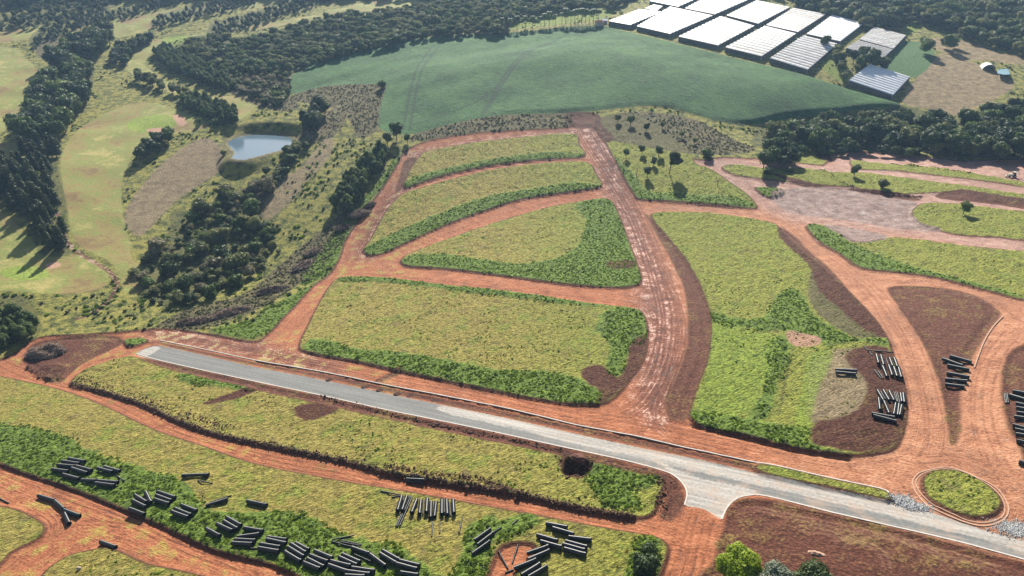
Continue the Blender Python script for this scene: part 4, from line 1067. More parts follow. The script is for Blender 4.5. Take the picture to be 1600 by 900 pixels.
# tall dark eucalyptus with bare trunk in the middle pasture
x_, y_ = at1(1046, 272)
e = obj('tall_tree', None, None, (x_, y_, float(Hz(x_, y_)))); tag(e, 'tall dark tree with one long bare trunk in the middle pasture', 'tree')
obj('crown', leafy('crown', [(2.4, 0, 9.4, 2.9, 2.4), (4, 1, 7.6, 2.4, 1.8), (.8, 0, 12.2, 2.1, 2.2), (3.2, 0, 11.8, 2.4, 2), (5.6, -1, 9, 1.8, 1.5), (1, 0, 7.2, 1.6, 1.3)], 2600, .6, ML['dark'], 9), e)
obj('trunk', tube_mesh('trunk', [((0, 0, -.5), (.2, 0, 8), .3, .22), ((.2, 0, 8), (.5, 0, 12.6), .22, .08), ((.2, 0, 7), (4, 0, 11), .15, .06)], M_BARK), e)
# three big trees in the foreground, bottom right
def big_tree(px, py, lobes, n, leaf, mat, seed, name, label, h):
    x_, y_ = at1(px, py); e = obj(name, None, None, (x_, y_, float(Hz(x_, y_)))); tag(e, label, 'tree')
    obj('crown', leafy('crown', lobes, n, leaf, mat, seed, core=.82), e); obj('trunk', broad_trunk(seed, h, 3.2), e)
big_tree(1150, 905, [(0,0,5.5,3.6,3.2),(-2.6,.5,5,2.5,2.3),(2.4,.8,6,2.6,2.2),(0,2,7,2.6,2.0),(-1.5,-1.5,5,2.4,2.2),(1.5,-1.8,4.5,2.6,2.2),(3.4,-.5,4.4,2,1.8)], 7500, .40, ML['bright'], 31, 'bright_tree', 'bright green broad tree at the bottom edge, right of the wide dirt junction', 8)
big_tree(1207, 925, [(0,0,5,3,2.6),(-2.2,0,4.2,2,1.8),(2.2,.5,5,2.2,1.9),(0,1.5,6.4,2.1,1.7),(1,-1.8,4.4,2,1.8)], 5200, .36, ML['silver'], 32, 'silvery_tree', 'silvery pale leaved tree at the bottom edge between two green trees', 7)
big_tree(1268, 925, [(0,0,4.4,3.6,2.6),(-3,0,4,2.4,2),(3,-.5,3.8,2.6,1.9),(.5,1.8,5.6,2.6,1.8),(5,-1.5,3,2,1.6),(-1,-2,4,2.4,2)], 7500, .36, ML['dark'], 33, 'dark_spreading_tree', 'dark spreading tree at the bottom edge, right of the silvery one', 6)
# leafless trees
for px, py, h, lab in ((994,275,8,'leafless pale tree in the middle pasture left of the small round trees'), (1121,289,8,'leafless dark tree at the right corner of the middle pasture'), (973,262,6,'spindly bare tree on the grass near the top of the main dirt road')):
    x_, y_ = at1(px, py); tag(obj('bare_tree', tube_mesh('bare_tree', bare(px, h), M_TWIG, 5), None, (x_, y_, float(Hz(x_, y_)))), lab, 'bare tree')
# palms
pt = tube_mesh('trunk', [((0, 0, -.4), (0, 0, 7.4), .24, .16)], simple('palm_trunk', (.22, .19, .15), .9))
V = []; Fs = []
for i in range(14):
    t = i * 2 * math.pi / 14 + .2; c, s_ = math.cos(t), math.sin(t); el = .5 + .35 * (i % 3 - 1); prev = None
    for k in range(5):
        u = k / 4; r = 3.0 * u; z = 7.5 + 1.5 * u * el * 1.6 - 2.2 * u * u; w_ = .75 * (1 - abs(u - .45)) + .08
        o = len(V); V += [(r*c - s_*w_, r*s_ + c*w_, z - .15), (r*c, r*s_, z + .05), (r*c + s_*w_, r*s_ - c*w_, z - .15)]
        if prev is not None: Fs += [(prev, prev+1, o+1, o), (prev+1, prev+2, o+2, o+1)]
        prev = o
pf = pymesh('fronds', V, Fs, ML['mid'])
palm0 = obj('palm_tree'.replace('_tree', '_tree'), None); obj('fronds', pf, palm0); obj('trunk', pt, palm0)
PX = [(785,47,1),(797,46,.9),(808,45,1.05),(816,44,.8),(821,43,.95),(832,42,.9),(845,41,.8),(851,40,1),(858,39,1.1),(868,38,.8),(878,37,.9),(884,36,1.2),(892,36,1),(898,36,1.1),(903,36,1.15),(909,36,1.2),(915,35,1.1),(921,35,1),(927,35,1.1),(935,34,1)]
for i, (px, py, s_) in enumerate(PX):
    o = palm0 if i == 0 else copy_tree(palm0)
    x_, y_ = at1(px, py); o.location = (x_, y_, float(Hz(x_, y_))); o.scale = (s_ * 1.25, s_ * 1.25, s_ * 1.5); o.rotation_euler = (0, 0, i * 1.7)
    tag(o, 'palm in the row along the far edge of the crop field', 'palm tree', 'palms along the crop field')

# ------------------------------------------------------------------ brush piles: mound with tangled dead branches
def brush(px, py, L, W, h, rz, lab, mat, seed):
    x_, y_ = at1(px, py); g = np.random.default_rng(seed)
    e = obj('brush_pile', None, None, (x_, y_, float(Hz(x_, y_))), (0, 0, rz)); tag(e, lab, 'brush pile')
    lump = lambda ux, uy: .35 + 1.1 * vnoise(ux * 2.6 + seed * 3.1 + 20, uy * 2.6 + 20, seed) * (.6 + .8 * vnoise(ux * 6 + 50, uy * 6 + 50, seed + 1))
    edge = lambda ux, uy: .72 + .5 * vnoise(np.arctan2(uy, ux) * 1.6 + 30, ux * 0 + seed, seed + 2)
    vv = ICO3.copy(); ed = edge(vv[:, 0], vv[:, 1]); lu = lump(vv[:, 0], vv[:, 1])
    vv = np.c_[vv[:, 0] * L * .47 * ed, vv[:, 1] * W * .47 * ed, vv[:, 2] * h * .62 * lu]
    obj('mound', mesh_np('mound', vv, ICO3F, M_EARTH if seed % 2 else M_TWIG_DARK, True), e)
    n = int(9 * L * W)
    u = g.uniform(-1, 1, (n, 2)); u = u[(u ** 2).sum(1) < 1]; n = len(u)
    ed = edge(u[:, 0], u[:, 1]); c = np.c_[u[:, 0] * L / 2 * ed, u[:, 1] * W / 2 * ed, h * .66 * lump(u[:, 0], u[:, 1]) * np.sqrt(np.maximum(0, 1 - (u ** 2).sum(1))) + g.uniform(-.05, .5, n)]
    d = g.normal(size=(n, 3)); d[:, 2] *= .4; d /= np.linalg.norm(d, axis=1, keepdims=True)
    s = np.cross(d, g.normal(size=(n, 3))); s /= np.linalg.norm(s, axis=1, keepdims=True)
    ln = g.uniform(.9, 3.4, (n, 1)); w_ = g.uniform(.10, .30, (n, 1))
    t = np.cross(d, s)
    q = np.stack([c - d*ln/2, c + s*w_, c + t*w_, c + d*ln/2], 1).reshape(-1, 3)
    b4 = np.arange(n)[:, None] * 4
    Fq = np.concatenate([b4 + [0, 1, 2], b4 + [3, 2, 1], b4 + [0, 2, 1] if False else b4 + [0, 3, 1], b4 + [0, 2, 3]])
    o = obj('branches', mesh_np('branches', q, Fq, mat, False), e); o['kind'] = 'stuff'
brush(74, 550, 17, 11, 4.2, .1, 'large grey brown heap of felled branches on bare earth at the left road junction', M_TWIG, 1)
brush(352, 492, 26, 8, 2.6, .5, 'long heap of dead brush beside the main lane, below the valley thicket', M_TWIG, 2)
brush(300, 505, 18, 6, 2.2, .15, 'dark low brush heap at the end of the valley thicket by the lane', M_TWIG_DARK, 3)
brush(425, 455, 18, 7, 2.2, .4, 'brush heap halfway up the slope left of the wide dirt junction', M_TWIG_DARK, 4)
brush(478, 415, 20, 9, 2.4, .9, 'grey brush heap in the slope between thicket and dirt road', M_TWIG, 5)
brush(490, 395, 15, 7, 2.0, .9, 'grey brush heap just above another one, left of the dirt road bend', M_TWIG, 7)
brush(562, 335, 15, 8, 2.4, .8, 'grey brush heap between the dense hedge and the upper dirt road', M_TWIG, 6)
brush(537, 357, 12, 6, 1.8, .7, 'dark brush heap in the shadow below the dense hedge', M_TWIG_DARK, 8)
brush(578, 320, 9, 4, 1.4, .8, 'small brush heap right beside the upper dirt road', M_TWIG_DARK, 10)

# gravel heaps
def heap(px, py, L, W, h, lab, seed, mat, nm='gravel_heap'):
    x_, y_ = at1(px, py); vv = ICO3.copy(); vv = vv * (1 + .3 * (vnoise(vv[:, [0]] * 4 + seed, vv[:, [1]] * 4, seed) - .5)) * [L / 2, W / 2, h]
    tag(obj(nm, mesh_np(nm, vv, ICO3F, mat, True), None, (x_, y_, float(Hz(x_, y_)) - .12), (0, 0, -.3)), lab, nm.split('_')[0] + ' heap' if 'gravel' in nm else 'earth mound')
def stones(px, py, L, W, n, lab, seed):
    x_, y_ = at1(px, py); g = np.random.default_rng(seed); z0 = float(Hz(x_, y_))
    u = np.clip(g.normal(size=(n, 2)) * .42, -1.15, 1.15) * [L / 2, W / 2]; c_, s_ = math.cos(-.3), math.sin(-.3); u = np.c_[u[:, 0] * c_ - u[:, 1] * s_, u[:, 0] * s_ + u[:, 1] * c_]
    r = g.lognormal(-2.25, .45, n); zz = Hz(x_ + u[:, 0], y_ + u[:, 1]) - z0 + .22 * np.exp(-(u[:, 0] / L * 3) ** 2 - (u[:, 1] / W * 3) ** 2)
    V = (ICO1[None] * r[:, None, None] * g.uniform(.6, 1.2, (n, 1, 3)) + np.c_[u, zz][:, None]).reshape(-1, 3)
    Fq = (ICO1F[None] + np.arange(n)[:, None, None] * len(ICO1)).reshape(-1, 3)
    tag(obj('gravel_heap', mesh_np('gravel_heap', V, Fq, M_GRAVEL, False), None, (x_, y_, z0)), lab, 'gravel heap')
stones(1412, 779, 7, 5.5, 1500, 'pale crushed stone heap at the tip of the grassy median', 1)
stones(1434, 789, 8, 3.6, 1200, 'second crushed stone heap, beside the roundabout kerb', 2)
stones(1592, 824, 12, 7, 2600, 'crushed stone heap right of the roundabout at the right edge', 3)
heap(906, 718, 7, 3.5, 1.2, 'red earth mound above the dark pit beside the paved road', 4, M_EARTH, 'earth_mound')
heap(1278, 862, 4.5, 1.6, .7, 'small reddish earth mound behind the silvery tree', 5, M_KERBR, 'earth_mound')

# ------------------------------------------------------------------ pipes
def pipe_mesh(name, r, L, mat, n=14, hollow=True, ribs=0):
    V = []; Fs = []
    prof = [(-L/2, r)] + [(L/2, r)]
    ring = lambda xx, rr: [V.append((xx, rr * math.cos(2*math.pi*i/n), rr * math.sin(2*math.pi*i/n))) for i in range(n)]
    for xx, rr in prof + [(L/2, r * .9), (-L/2, r * .9)]: ring(xx, rr)
    m = 4
    for k in range(m):
        a, b_ = k * n, ((k + 1) % m) * n
        for i in range(n): Fs.append((a + i, b_ + i, b_ + (i+1) % n, a + (i+1) % n))
    me = pymesh(name, V, Fs, mat, True)
    bm = bmesh.new(); bm.from_mesh(me); bmesh.ops.recalc_face_normals(bm, faces=bm.faces)
    for e_ in bm.edges:
        if abs(e_.calc_face_angle(0)) > .8: e_.smooth = False
    bm.to_mesh(me); bm.free()
    return me
def pipe_mat():
    b = NB('black_pipe'); p = b.pos()
    c = b.ramp(b.noise(p, 1.2, 4), [(.3, (.010, .012, .013)), (.7, (.022, .025, .026))])
    dust = b.ss(b.noise(p, .5, 4), .5, .75)
    c = b.mix(b.math('MULTIPLY', dust, .2), c, (.12, .09, .075, 1))
    tn = b.n('ShaderNodeTangent'); tn.direction_type = 'RADIAL'; tn.axis = 'X'
    return b.done(b.bsdf(c, .42, None, .55, Anisotropic=.92, **{'Anisotropic Rotation': .25, 'Tangent': tn.outputs[0]}))
MP = pipe_mat()
PIPE = pipe_mesh('barrel', .5, 1.0, MP); SOCK = pipe_mesh('socket', .56, .5, MP)
THIN = pipe_mesh('barrel', .5, 1.0, MP, 8)
def Z4(ox, oy, s, L): return [tuple((ox + a / s if i % 2 == 0 else oy + a / s) for i, a in enumerate(q)) for q in L]
PG = [
 ('leftmost pile on the grass', 1.25, Z4(0,700,6.667,[(715,115,885,145),(650,145,825,165),(600,180,780,190),(790,190,955,235),(745,215,905,260),(540,220,710,245),(655,278,820,322)])),
 ('pair right of the leftmost pile', 1.25, Z4(0,700,6.667,[(1085,200,1245,240),(1015,210,1170,250)])),
 ('trio along the grass edge', 1.25, Z4(0,700,6.667,[(845,330,1010,345),(1020,350,1230,360),(995,372,1190,390)])),
 ('chain on bare earth at the left', 1.25, Z4(0,700,6.667,[(385,465,550,515),(555,520,650,605),(650,615,815,675),(655,650,705,755)])),
 ('fan shaped set', 1.25, Z4(180,740,6.667,[(315,195,370,300),(205,232,325,305),(180,283,315,350),(145,360,300,415)])),
 ('stack right of the fan shaped set', 1.25, Z4(180,740,6.667,[(440,190,620,245),(425,225,580,275),(410,268,560,320)])),
 ('stack of three overhanging the bank', 1.25, Z4(180,740,6.667,[(690,335,845,385),(625,372,785,430),(590,405,755,455)])),
 ('set near the torn up soil', 1.1, Z4(180,740,6.667,[(940,325,1170,252)])),
 ('single spot right of the torn up soil', 1.25, Z4(180,740,6.667,[(1370,270,1575,320)])),
 ('single spot on the thin grass left of the lower road', 1.2, [(155,841.5,179,851)]),
 ('single spot high on the yellow grass', 1.1, [(284,741.5,326,740)]),
 ('steep set of four by the lower road', 1.25, Z4(180,740,6.667,[(1160,460,1310,545),(1130,495,1270,580),(1060,525,1220,605),(950,575,1090,655)])),
 ('crossed set of four', 1.25, Z4(300,800,8.889,[(720,230,985,265),(630,345,935,305),(595,385,880,400),(550,425,835,445)])),
 ('tidy set right of the crossed ones', 1.25, Z4(300,800,8.889,[(1045,345,1315,395),(1040,392,1305,442),(945,450,1225,495),(920,505,1205,545)])),
 ('slanting set right of the tidy one', 1.25, Z4(300,800,8.889,[(1440,425,1620,520),(1370,440,1575,565),(1335,495,1550,625),(1290,560,1510,690)])),
 ('second slanting set', 1.25, Z4(480,800,8.889,[(105,545,350,650),(40,600,285,700),(0,645,230,768)])+Z4(480,800,8.889,[(-50,700,175,800)])),
 ('double set near the bottom edge', 1.25, Z4(480,800,8.889,[(490,595,735,700),(445,635,690,745),(330,690,605,765),(295,742,555,830)])),
 ('bent pair left of bottom middle', 1.25, Z4(480,800,8.889,[(620,505,860,580),(870,590,1085,745)])),
 ('level set at the bottom edge', 1.25, Z4(480,800,8.889,[(620,780,935,815),(560,830,870,865),(530,885,800,905)])),
 ('last set of the long line', 1.25, Z4(480,800,8.889,[(1045,535,1280,665),(1010,575,1230,710),(1280,675,1560,740),(1235,725,1525,800),(1300,842,1540,880)])),
 ('loose row below the middle dirt road', 1.15, Z4(590,740,10.667,[(400,365,330,600),(485,365,405,600),(650,410,565,645),(720,430,697,660),(825,400,810,635),(890,460,880,700),(975,455,945,690),(1070,425,1068,660),(1150,425,1158,660),(1255,415,1270,640)])),
 ('short pair on the dirt road above the loose row', .9, Z4(590,740,10.667,[(480,60,780,92),(475,85,770,115)])),
 ('weedy set beside the pink patch', 1.0, Z4(720,800,7.273,[(155,325,335,195),(190,380,370,235),(130,470,330,330)])),
 ('upper pair of the bottom centre pile', 1.25, Z4(720,800,7.273,[(970,120,1210,165),(1045,170,1285,235)])),
 ('left pair of the bottom centre pile', 1.25, Z4(720,800,7.273,[(865,250,1100,320),(905,325,1145,385)])),
 ('right stack of the bottom centre pile', 1.25, Z4(720,800,7.273,[(1230,262,1485,298),(1190,315,1435,380),(1160,350,1410,420),(1175,398,1420,465)])),
 ('rising set of the bottom centre pile', 1.25, Z4(720,800,7.273,[(750,445,1000,380),(770,520,1010,425),(605,615,860,535),(690,712,900,575),(770,725,980,608)])),
 ('upper row of the right hand pipe yard', 1.15, Z4(1290,530,6,[(480,140,500,225),(522,150,548,240),(605,170,635,245),(650,170,680,250)])),
 ('second row of the right hand pipe yard', 1.15, Z4(1290,530,6,[(540,245,580,345),(598,240,630,335),(645,255,675,345),(690,260,717,350)])),
 ('pair lying apart on the dry scrub', 1.15, Z4(1290,530,6,[(95,275,295,285),(95,303,285,324)])),
 ('third row of the right hand pipe yard', 1.1, Z4(1290,530,6,[(490,480,545,570),(545,475,600,570),(600,480,645,575),(710,495,722,580),(735,495,745,585)])),
 ('fourth row of the right hand pipe yard', 1.1, Z4(1290,530,6,[(500,552,515,655),(548,585,600,690),(660,605,645,700),(692,605,682,705),(718,615,700,710)])),
 ('long pair at the foot of the right hand pipe yard', 1.15, Z4(1290,530,6,[(435,688,650,730),(450,710,668,765)])),
 ('stack between the two dirt roads at the right', 1.3, Z4(1450,530,4.287,[(155,92,300,130),(105,110,240,155),(140,150,285,182),(135,202,285,235),(125,240,270,262),(125,275,255,295)])),
 ('upper stack at the right edge', 1.3, Z4(1450,530,4.287,[(580,320,720,352),(560,345,700,395),(600,405,740,440),(600,435,740,465),(605,465,745,490),(590,492,735,520)])),
 ('lower stack at the right edge', 1.3, Z4(1450,530,4.287,[(580,548,720,588),(595,577,740,610),(600,607,745,636),(605,655,745,682)])),
 ('single spot above the roundabout at the right edge', 1.3, Z4(1450,530,4.287,[(620,795,740,830)])),
]
TG = [ # thin pipes
 ('beside the pair right of the leftmost pile', Z4(0,700,6.667,[(1210,290,1300,350)])),
 ('on bare earth at the left edge', Z4(0,700,6.667,[(-40,488,80,550)])),
 ('against the single thick pipe near the torn up soil', Z4(180,740,6.667,[(990,290,1210,225)])),
 ('below the pipe high on the yellow grass', Z4(180,740,6.667,[(860,70,1010,100)])),
 ('between the thick pipes of the crossed set', Z4(300,800,8.889,[(790,515,910,520)])),
 ('in the splayed bundle on yellow grass', Z4(480,800,8.889,[(350,400,655,335),(480,408,755,465),(470,428,740,490),(340,415,610,495)])),
 ('under the bent pair near the bottom', Z4(480,800,8.889,[(655,610,900,705)])),
 ('crossing the left end of the loose row', Z4(590,740,10.667,[(535,365,300,880),(555,370,330,870),(575,385,370,860)])),
 ('at the upper left end of the loose row', Z4(590,740,10.667,[(50,285,370,355),(230,400,370,372)])),
 ('between thick pipes of the loose row', Z4(590,740,10.667,[(770,430,755,665),(1108,415,1110,645),(1200,460,1210,690)])),
 ('poking out below the loose row', [(676.2,815,674.5,838),(687,811,687,833),(722,807,717,832)]),
 ('on the bare pink patch near the bottom', Z4(720,800,7.273,[(430,430,535,610),(650,345,585,550),(505,660,600,625)])),
 ('behind the weedy set of three', Z4(720,800,7.273,[(370,240,465,185),(590,150,650,90)])),
 ('above the right hand pipe yard', Z4(1290,530,6,[(365,65,440,145),(390,105,640,115)])),
 ('left of the second row in the right hand yard', Z4(1290,530,6,[(455,280,520,370),(495,285,540,370)])),
 ('in the third row of the right hand yard', Z4(1290,530,6,[(520,490,560,565),(640,495,668,585),(657,495,682,587),(674,495,700,590)])),
 ('upper part of the right hand yard, between thick ones', Z4(1290,530,6,[(568,175,592,235)])),
 ('in the bundle by the right edge stacks', Z4(1450,530,4.287,[(520,345,527,410),(530,342,538,407),(541,340,549,404)])),
]
PIPE_SEGS = []
ORD = ['first', 'second', 'third', 'fourth', 'fifth', 'sixth', 'seventh', 'eighth', 'ninth', 'tenth']
def lay(q, d, name, mesh, label, group, socket=True):
    x0, y0 = at1(q[0], q[1], d); x1, y1 = at1(q[2], q[3], d)
    a = Vector((x0, y0, float(Hz(x0, y0)))); b_ = Vector((x1, y1, float(Hz(x1, y1))))
    # rest on the highest ground along the pipe
    zz = [float(Hz(x0 + (x1-x0)*t, y0 + (y1-y0)*t)) - (a.z + (b_.z-a.z)*t) for t in (.15, .3, .5, .7, .85)]
    lift = min(max(zz + [0]), .5) + d / 2 - .02
    PIPE_SEGS.append((x0, y0, x1, y1))
    v = b_ - a; L = v.length; c = (a + b_) / 2 + Vector((0, 0, lift))
    o = obj(name, mesh, None, c, None, (L, d, d)); o.rotation_euler = v.to_track_quat('X', 'Z').to_euler()
    tag(o, label, 'pipe', group)
    if socket:
        s_ = obj('socket', SOCK, o, (.5 - .25 / L, 0, 0), None, (1 / L, 1, 1))
    return o
for where, d, L in PG:
    n = len(L)
    vert = abs(L[0][3] - L[0][1]) > abs(L[0][2] - L[0][0])
    for i, q in enumerate(sorted(L, key=lambda q: q[0] + q[2] if vert else q[1] + q[3])):
        if n == 1: lab = 'thick black pipe lying alone, ' + where.replace('single spot ', '').replace('set near', 'near')
        else: lab = '%s pipe from the %s, %s' % (ORD[i], 'left' if vert else 'top', where)
        lay(q, d, 'pipe', PIPE, lab, 'thick black drainage pipes')
for where, L in TG:
    n = len(L); vert = abs(L[0][3] - L[0][1]) > abs(L[0][2] - L[0][0])
    for i, q in enumerate(sorted(L, key=lambda q: q[0] + q[2] if vert else q[1] + q[3])):
        lab = ('thin dark pipe ' + where) if n == 1 else '%s thin pipe from the %s %s' % (ORD[i], 'left' if vert else 'top', where)
        lay(q, .42, 'thin_pipe', THIN, lab, 'thin dark pipes', False)

# ------------------------------------------------------------------ greenhouses
def film(name, c0, c1):
    b = NB(name); p = b.pos()
    c = b.ramp(b.noise(b.vscale(p, (.04, .5, 1, rad(28))), .9, 4), [(.35, c0), (.65, c1)])
    return b.done(b.bsdf(c, .5, None, .2))
FILM = [film('white_film', (.50, .485, .465), (.82, .81, .79)), film('dusty_film', (.42, .385, .355), (.72, .69, .65)), film('bright_film', (.80, .80, .80), (.92, .92, .92))]
M_SIDE_SHADE = simple('side_shade', (.10, .10, .095), .9, .3, .5)  # dark colour painting the shade inside the open sides
M_POST = simple('galvanised_post', (.45, .44, .42), .6)
M_GUT = simple('gutter_steel', (.09, .085, .08), .8)
post_me = tube_mesh('post', [((0, 0, -.3), (0, 0, 4.0), .14, .14)], M_POST, 5)
def greenhouse(c, nb, film_i, label, mix=(0,), rise=.5, h=4.0):
    pts = [at1(px, py, h) for px, py in c]
    zz = [float(Hq(np.array([p[0]]), np.array([p[1]]))[0]) for p in pts]
    P = [Vector((p[0], p[1], z + h)) for p, z in zip(pts, zz)]
    A_, B_, C_, D_ = P; cen = (A_ + B_ + C_ + D_) / 4; cen.z -= h
    e = obj('greenhouse', None, None, cen); tag(e, label, 'greenhouse', 'greenhouses beyond the crop field')
    at_ = lambda u, v: (A_ * (1-u) * (1-v) + B_ * u * (1-v) + C_ * u * v + D_ * (1-u) * v) - cen
    g = random.Random(int(c[0][0]))
    up = Vector((0, 0, 1))
    for k in range(nb):
        v0, v1 = k / nb, (k + 1) / nb; V = []; Fs = []; m = 6
        for j in range(m + 1):
            t = j / m; zz_ = rise * math.sin(math.pi * t) ** .8
            for u in (0, 1): V.append(at_(u, v0 + (v1 - v0) * (.09 + .82 * t)) + up * zz_)
        for j in range(m): Fs.append((2*j, 2*j+1, 2*j+3, 2*j+2))
        Fs.append(tuple(2*j for j in range(m, -1, -1))); Fs.append(tuple(2*j+1 for j in range(m + 1)))
        fi = film_i if g.random() > .35 else mix[g.randrange(len(mix))]
        obj('roof_bay', pymesh('roof_bay', V, Fs, FILM[fi]), e)
        for u in (.004, .996):
            obj('post', post_me, e, at_(u, v0) - up * h)
    V = []; Fs = []
    for k in range(nb + 1):
        v = k / nb; d = .012 / 1
        o = len(V)
        for u in (0.002, .998):
            for s_ in (-1, 1): V.append(at_(u, min(max(v + s_ * .10 / nb, 0), 1)) - up * .12)
        Fs.append((o, o+1, o+3, o+2))
    obj('gutters', pymesh('gutters', V, Fs, M_GUT), e)
    for (u0, v0, u1, v1) in ((0, 0, 1, 0), (0, 1, 1, 1), (0, 0, 0, 1), (1, 0, 1, 1)):
        a, b_ = at_(u0 * .996 + .002, v0 * .996 + .002), at_(u1 * .996 + .002, v1 * .996 + .002); dn = up * (h + 1.5); k = -.15 * up
        obj('side_shade', pymesh('side_shade', [a - dn, b_ - dn, b_ + k, a + k], [(0, 1, 2, 3)], M_SIDE_SHADE), e)
greenhouse([(951,33),(985,39),(1036,18),(1000,14)], 9, 0, 'small white greenhouse at the left end, next to the last palm', (0, 2))
greenhouse([(995,41),(1047,53),(1115,24),(1048,10)], 14, 0, 'white greenhouse second from the left on the crop field edge', (2, 0))
greenhouse([(1060,57),(1122,71),(1180,40),(1127,25)], 12, 0, 'white greenhouse third from the left on the crop field edge', (0, 1))
greenhouse([(1133,74),(1190,88),(1245,52),(1196,40)], 12, 0, 'streaky white greenhouse fourth from the left on the crop field edge', (1, 0))
greenhouse([(1203,91),(1262,109),(1309,68),(1256,55)], 13, 0, 'striped white greenhouse fifth from the left, nearest corner by the small olive trees', (1, 1))
greenhouse([(1197,39),(1247,50),(1291,22),(1240,12)], 12, 0, 'greyish striped greenhouse in the second row left of the plain bright one', (1, 1))
greenhouse([(1260,53),(1313,64.5),(1350,36),(1301,23)], 12, 2, 'plain dazzling white greenhouse at the right end of the second row', (2,))
greenhouse([(1343,61.5),(1396,76),(1416,55),(1367,42)], 10, 1, 'upper of the two pinkish grey greenhouses at the right', (1, 0))
greenhouse([(1322,75),(1380,91),(1395,77),(1342,63)], 7, 1, 'lower of the two pinkish grey greenhouses, partly behind trees', (1,))
greenhouse([(1326,126),(1395,149),(1422,120),(1360,100)], 10, 2, 'separate ribbed white shed roof beside the ploughed field', (2,), .7)
greenhouse([(1135,24),(1185,37),(1235,11),(1183,0)], 12, 0, 'white greenhouse in the second row touching the top, third from its right end', (0, 1))
greenhouse([(1070,13),(1117,22.5),(1180,-5),(1120,-14)], 12, 2, 'white greenhouse in the second row cut by the top edge', (0,))
greenhouse([(1015,1.5),(1060,10.5),(1095,-5),(1050,-14)], 7, 2, 'white greenhouse mostly beyond the top edge, upper left of the block', (0,))
greenhouse([(1008,13),(1026,17),(1036,9.5),(1022,7)], 4, 2, 'tiny white greenhouse squeezed between the first and second ones', (0,))

# small farm buildings
def house(px, py, w, l, h, rz, roof, label, nm='farm_house'):
    x_, y_ = at1(px, py); e = obj(nm, None, None, (x_, y_, float(Hz(x_, y_))), (0, 0, rz)); tag(e, label, 'house' if nm == 'farm_house' else 'shed')
    a, b_ = w/2, l/2
    obj('wall', pymesh('wall', [(-a,-b_,-1),(a,-b_,-1),(a,b_,-1),(-a,b_,-1),(-a,-b_,h),(a,-b_,h),(a,b_,h),(-a,b_,h),(-a,0,h+w*.22),(a,0,h+w*.22)], [(0,1,5,4),(2,3,7,6),(1,2,6,9,5),(3,0,4,8,7)], simple('house_wall', (.6, .55, .5))), e)
    o_ = .4; zz = h - .1; rt = h + w * .22 + .08
    obj('roof', pymesh('roof', [(-a-o_,-b_-o_,zz),(a+o_,-b_-o_,zz),(a+o_,0,rt+.1),(-a-o_,0,rt+.1),(-a-o_,b_+o_,zz),(a+o_,b_+o_,zz)], [(0,1,2,3),(3,2,5,4)], roof), e)
    obj('door', pymesh('door', [(-.5,-b_-.03,0),(.5,-b_-.03,0),(.5,-b_-.03,2.1),(-.5,-b_-.03,2.1)], [(0,1,2,3)], simple('door_paint', (.12, .09, .07))), e)
    for s_ in (-1, 1):
        obj('window', pymesh('window', [(s_*a*.6-.5,-b_-.03,1),(s_*a*.6+.5,-b_-.03,1),(s_*a*.6+.5,-b_-.03,2),(s_*a*.6-.5,-b_-.03,2)], [(0,1,2,3)], simple('window_glass', (.05, .06, .07), .2)), e)
TILE = simple('roof_tile', (.55, .20, .11), .8); TIN = simple('tin_roof', (.7, .72, .75), .35)
house(1400, 28, 8, 7, 3, .3, TILE, 'small house with orange tiled roof inside the top right forest')
house(1462, 31, 8, 6, 3, .1, TIN, 'small white roofed house by the clearing at the top right')
house(1545, 43, 5, 5, 3, .2, TIN, 'tiny white roofed house deep in the top right forest')
house(936, 39, 7, 6, 2.8, .2, TILE, 'small reddish house at the end of the palm row')
house(944, 36, 5, 5, 2.8, .2, TIN, 'small white house touching the leftmost greenhouse')
# arched plastic tunnel
x_, y_ = at1(1543, 107); V = []; Fs = []
for i in range(11):
    t = math.pi * i / 10
    for yy in (-5, 5): V.append((5 * math.cos(t), yy, 4.2 * math.sin(t)))
for i in range(10): Fs.append((2*i, 2*i+1, 2*i+3, 2*i+2))
Fs.append(tuple(2*i + 1 for i in range(11))); 
e = obj('arched_barn', None, None, (x_, y_, float(Hz(x_, y_))), (0, 0, -.3)); tag(e, 'white arched barn on the ploughed field beside the blue reservoir', 'barn')
obj('roof', pymesh('roof', V, Fs, FILM[2], False), e)
obj('end_frame', tube_mesh('end_frame', [((5*math.cos(math.pi*i/10), -5, 4.2*math.sin(math.pi*i/10)), (5*math.cos(math.pi*(i+1)/10), -5, 4.2*math.sin(math.pi*(i+1)/10)), .12, .12) for i in range(10)], M_POST, 5), e)

# ------------------------------------------------------------------ road roller at the right edge
def box(cx, cy, cz, sx, sy, sz):
    V = [(cx+a*sx/2, cy+b_*sy/2, cz+c*sz/2) for a in (-1,1) for b_ in (-1,1) for c in (-1,1)]
    return V, [(0,1,3,2),(4,6,7,5),(0,4,5,1),(2,3,7,6),(0,2,6,4),(1,5,7,3)]
def joined(name, boxes, mat, parent, bev=.06):
    V = []; Fs = []
    for v, f in boxes:
        o = len(V); V += v; Fs += [tuple(i + o for i in q) for q in f]
    me = pymesh(name, V, Fs, mat); bm = bmesh.new(); bm.from_mesh(me)
    bmesh.ops.bevel(bm, geom=list(bm.edges), offset=bev, segments=2, affect='EDGES'); bmesh.ops.recalc_face_normals(bm, faces=bm.faces); bm.to_mesh(me); bm.free()
    return obj(name, me, parent)
x_, y_ = at1(1582, 275); e = obj('backhoe_loader', None, None, (x_, y_, float(Hz(x_, y_))), (0, 0, -.12)); tag(e, 'pale work machine with cab and black wheels on the uppermost dirt road', 'tractor')
CREAM = simple('cream_paint', (.62, .58, .45), .4); RUB = simple('tyre_rubber', (.02, .02, .02), .8); DGL = simple('dark_glass', (.03, .035, .04), .1, spec=.8)
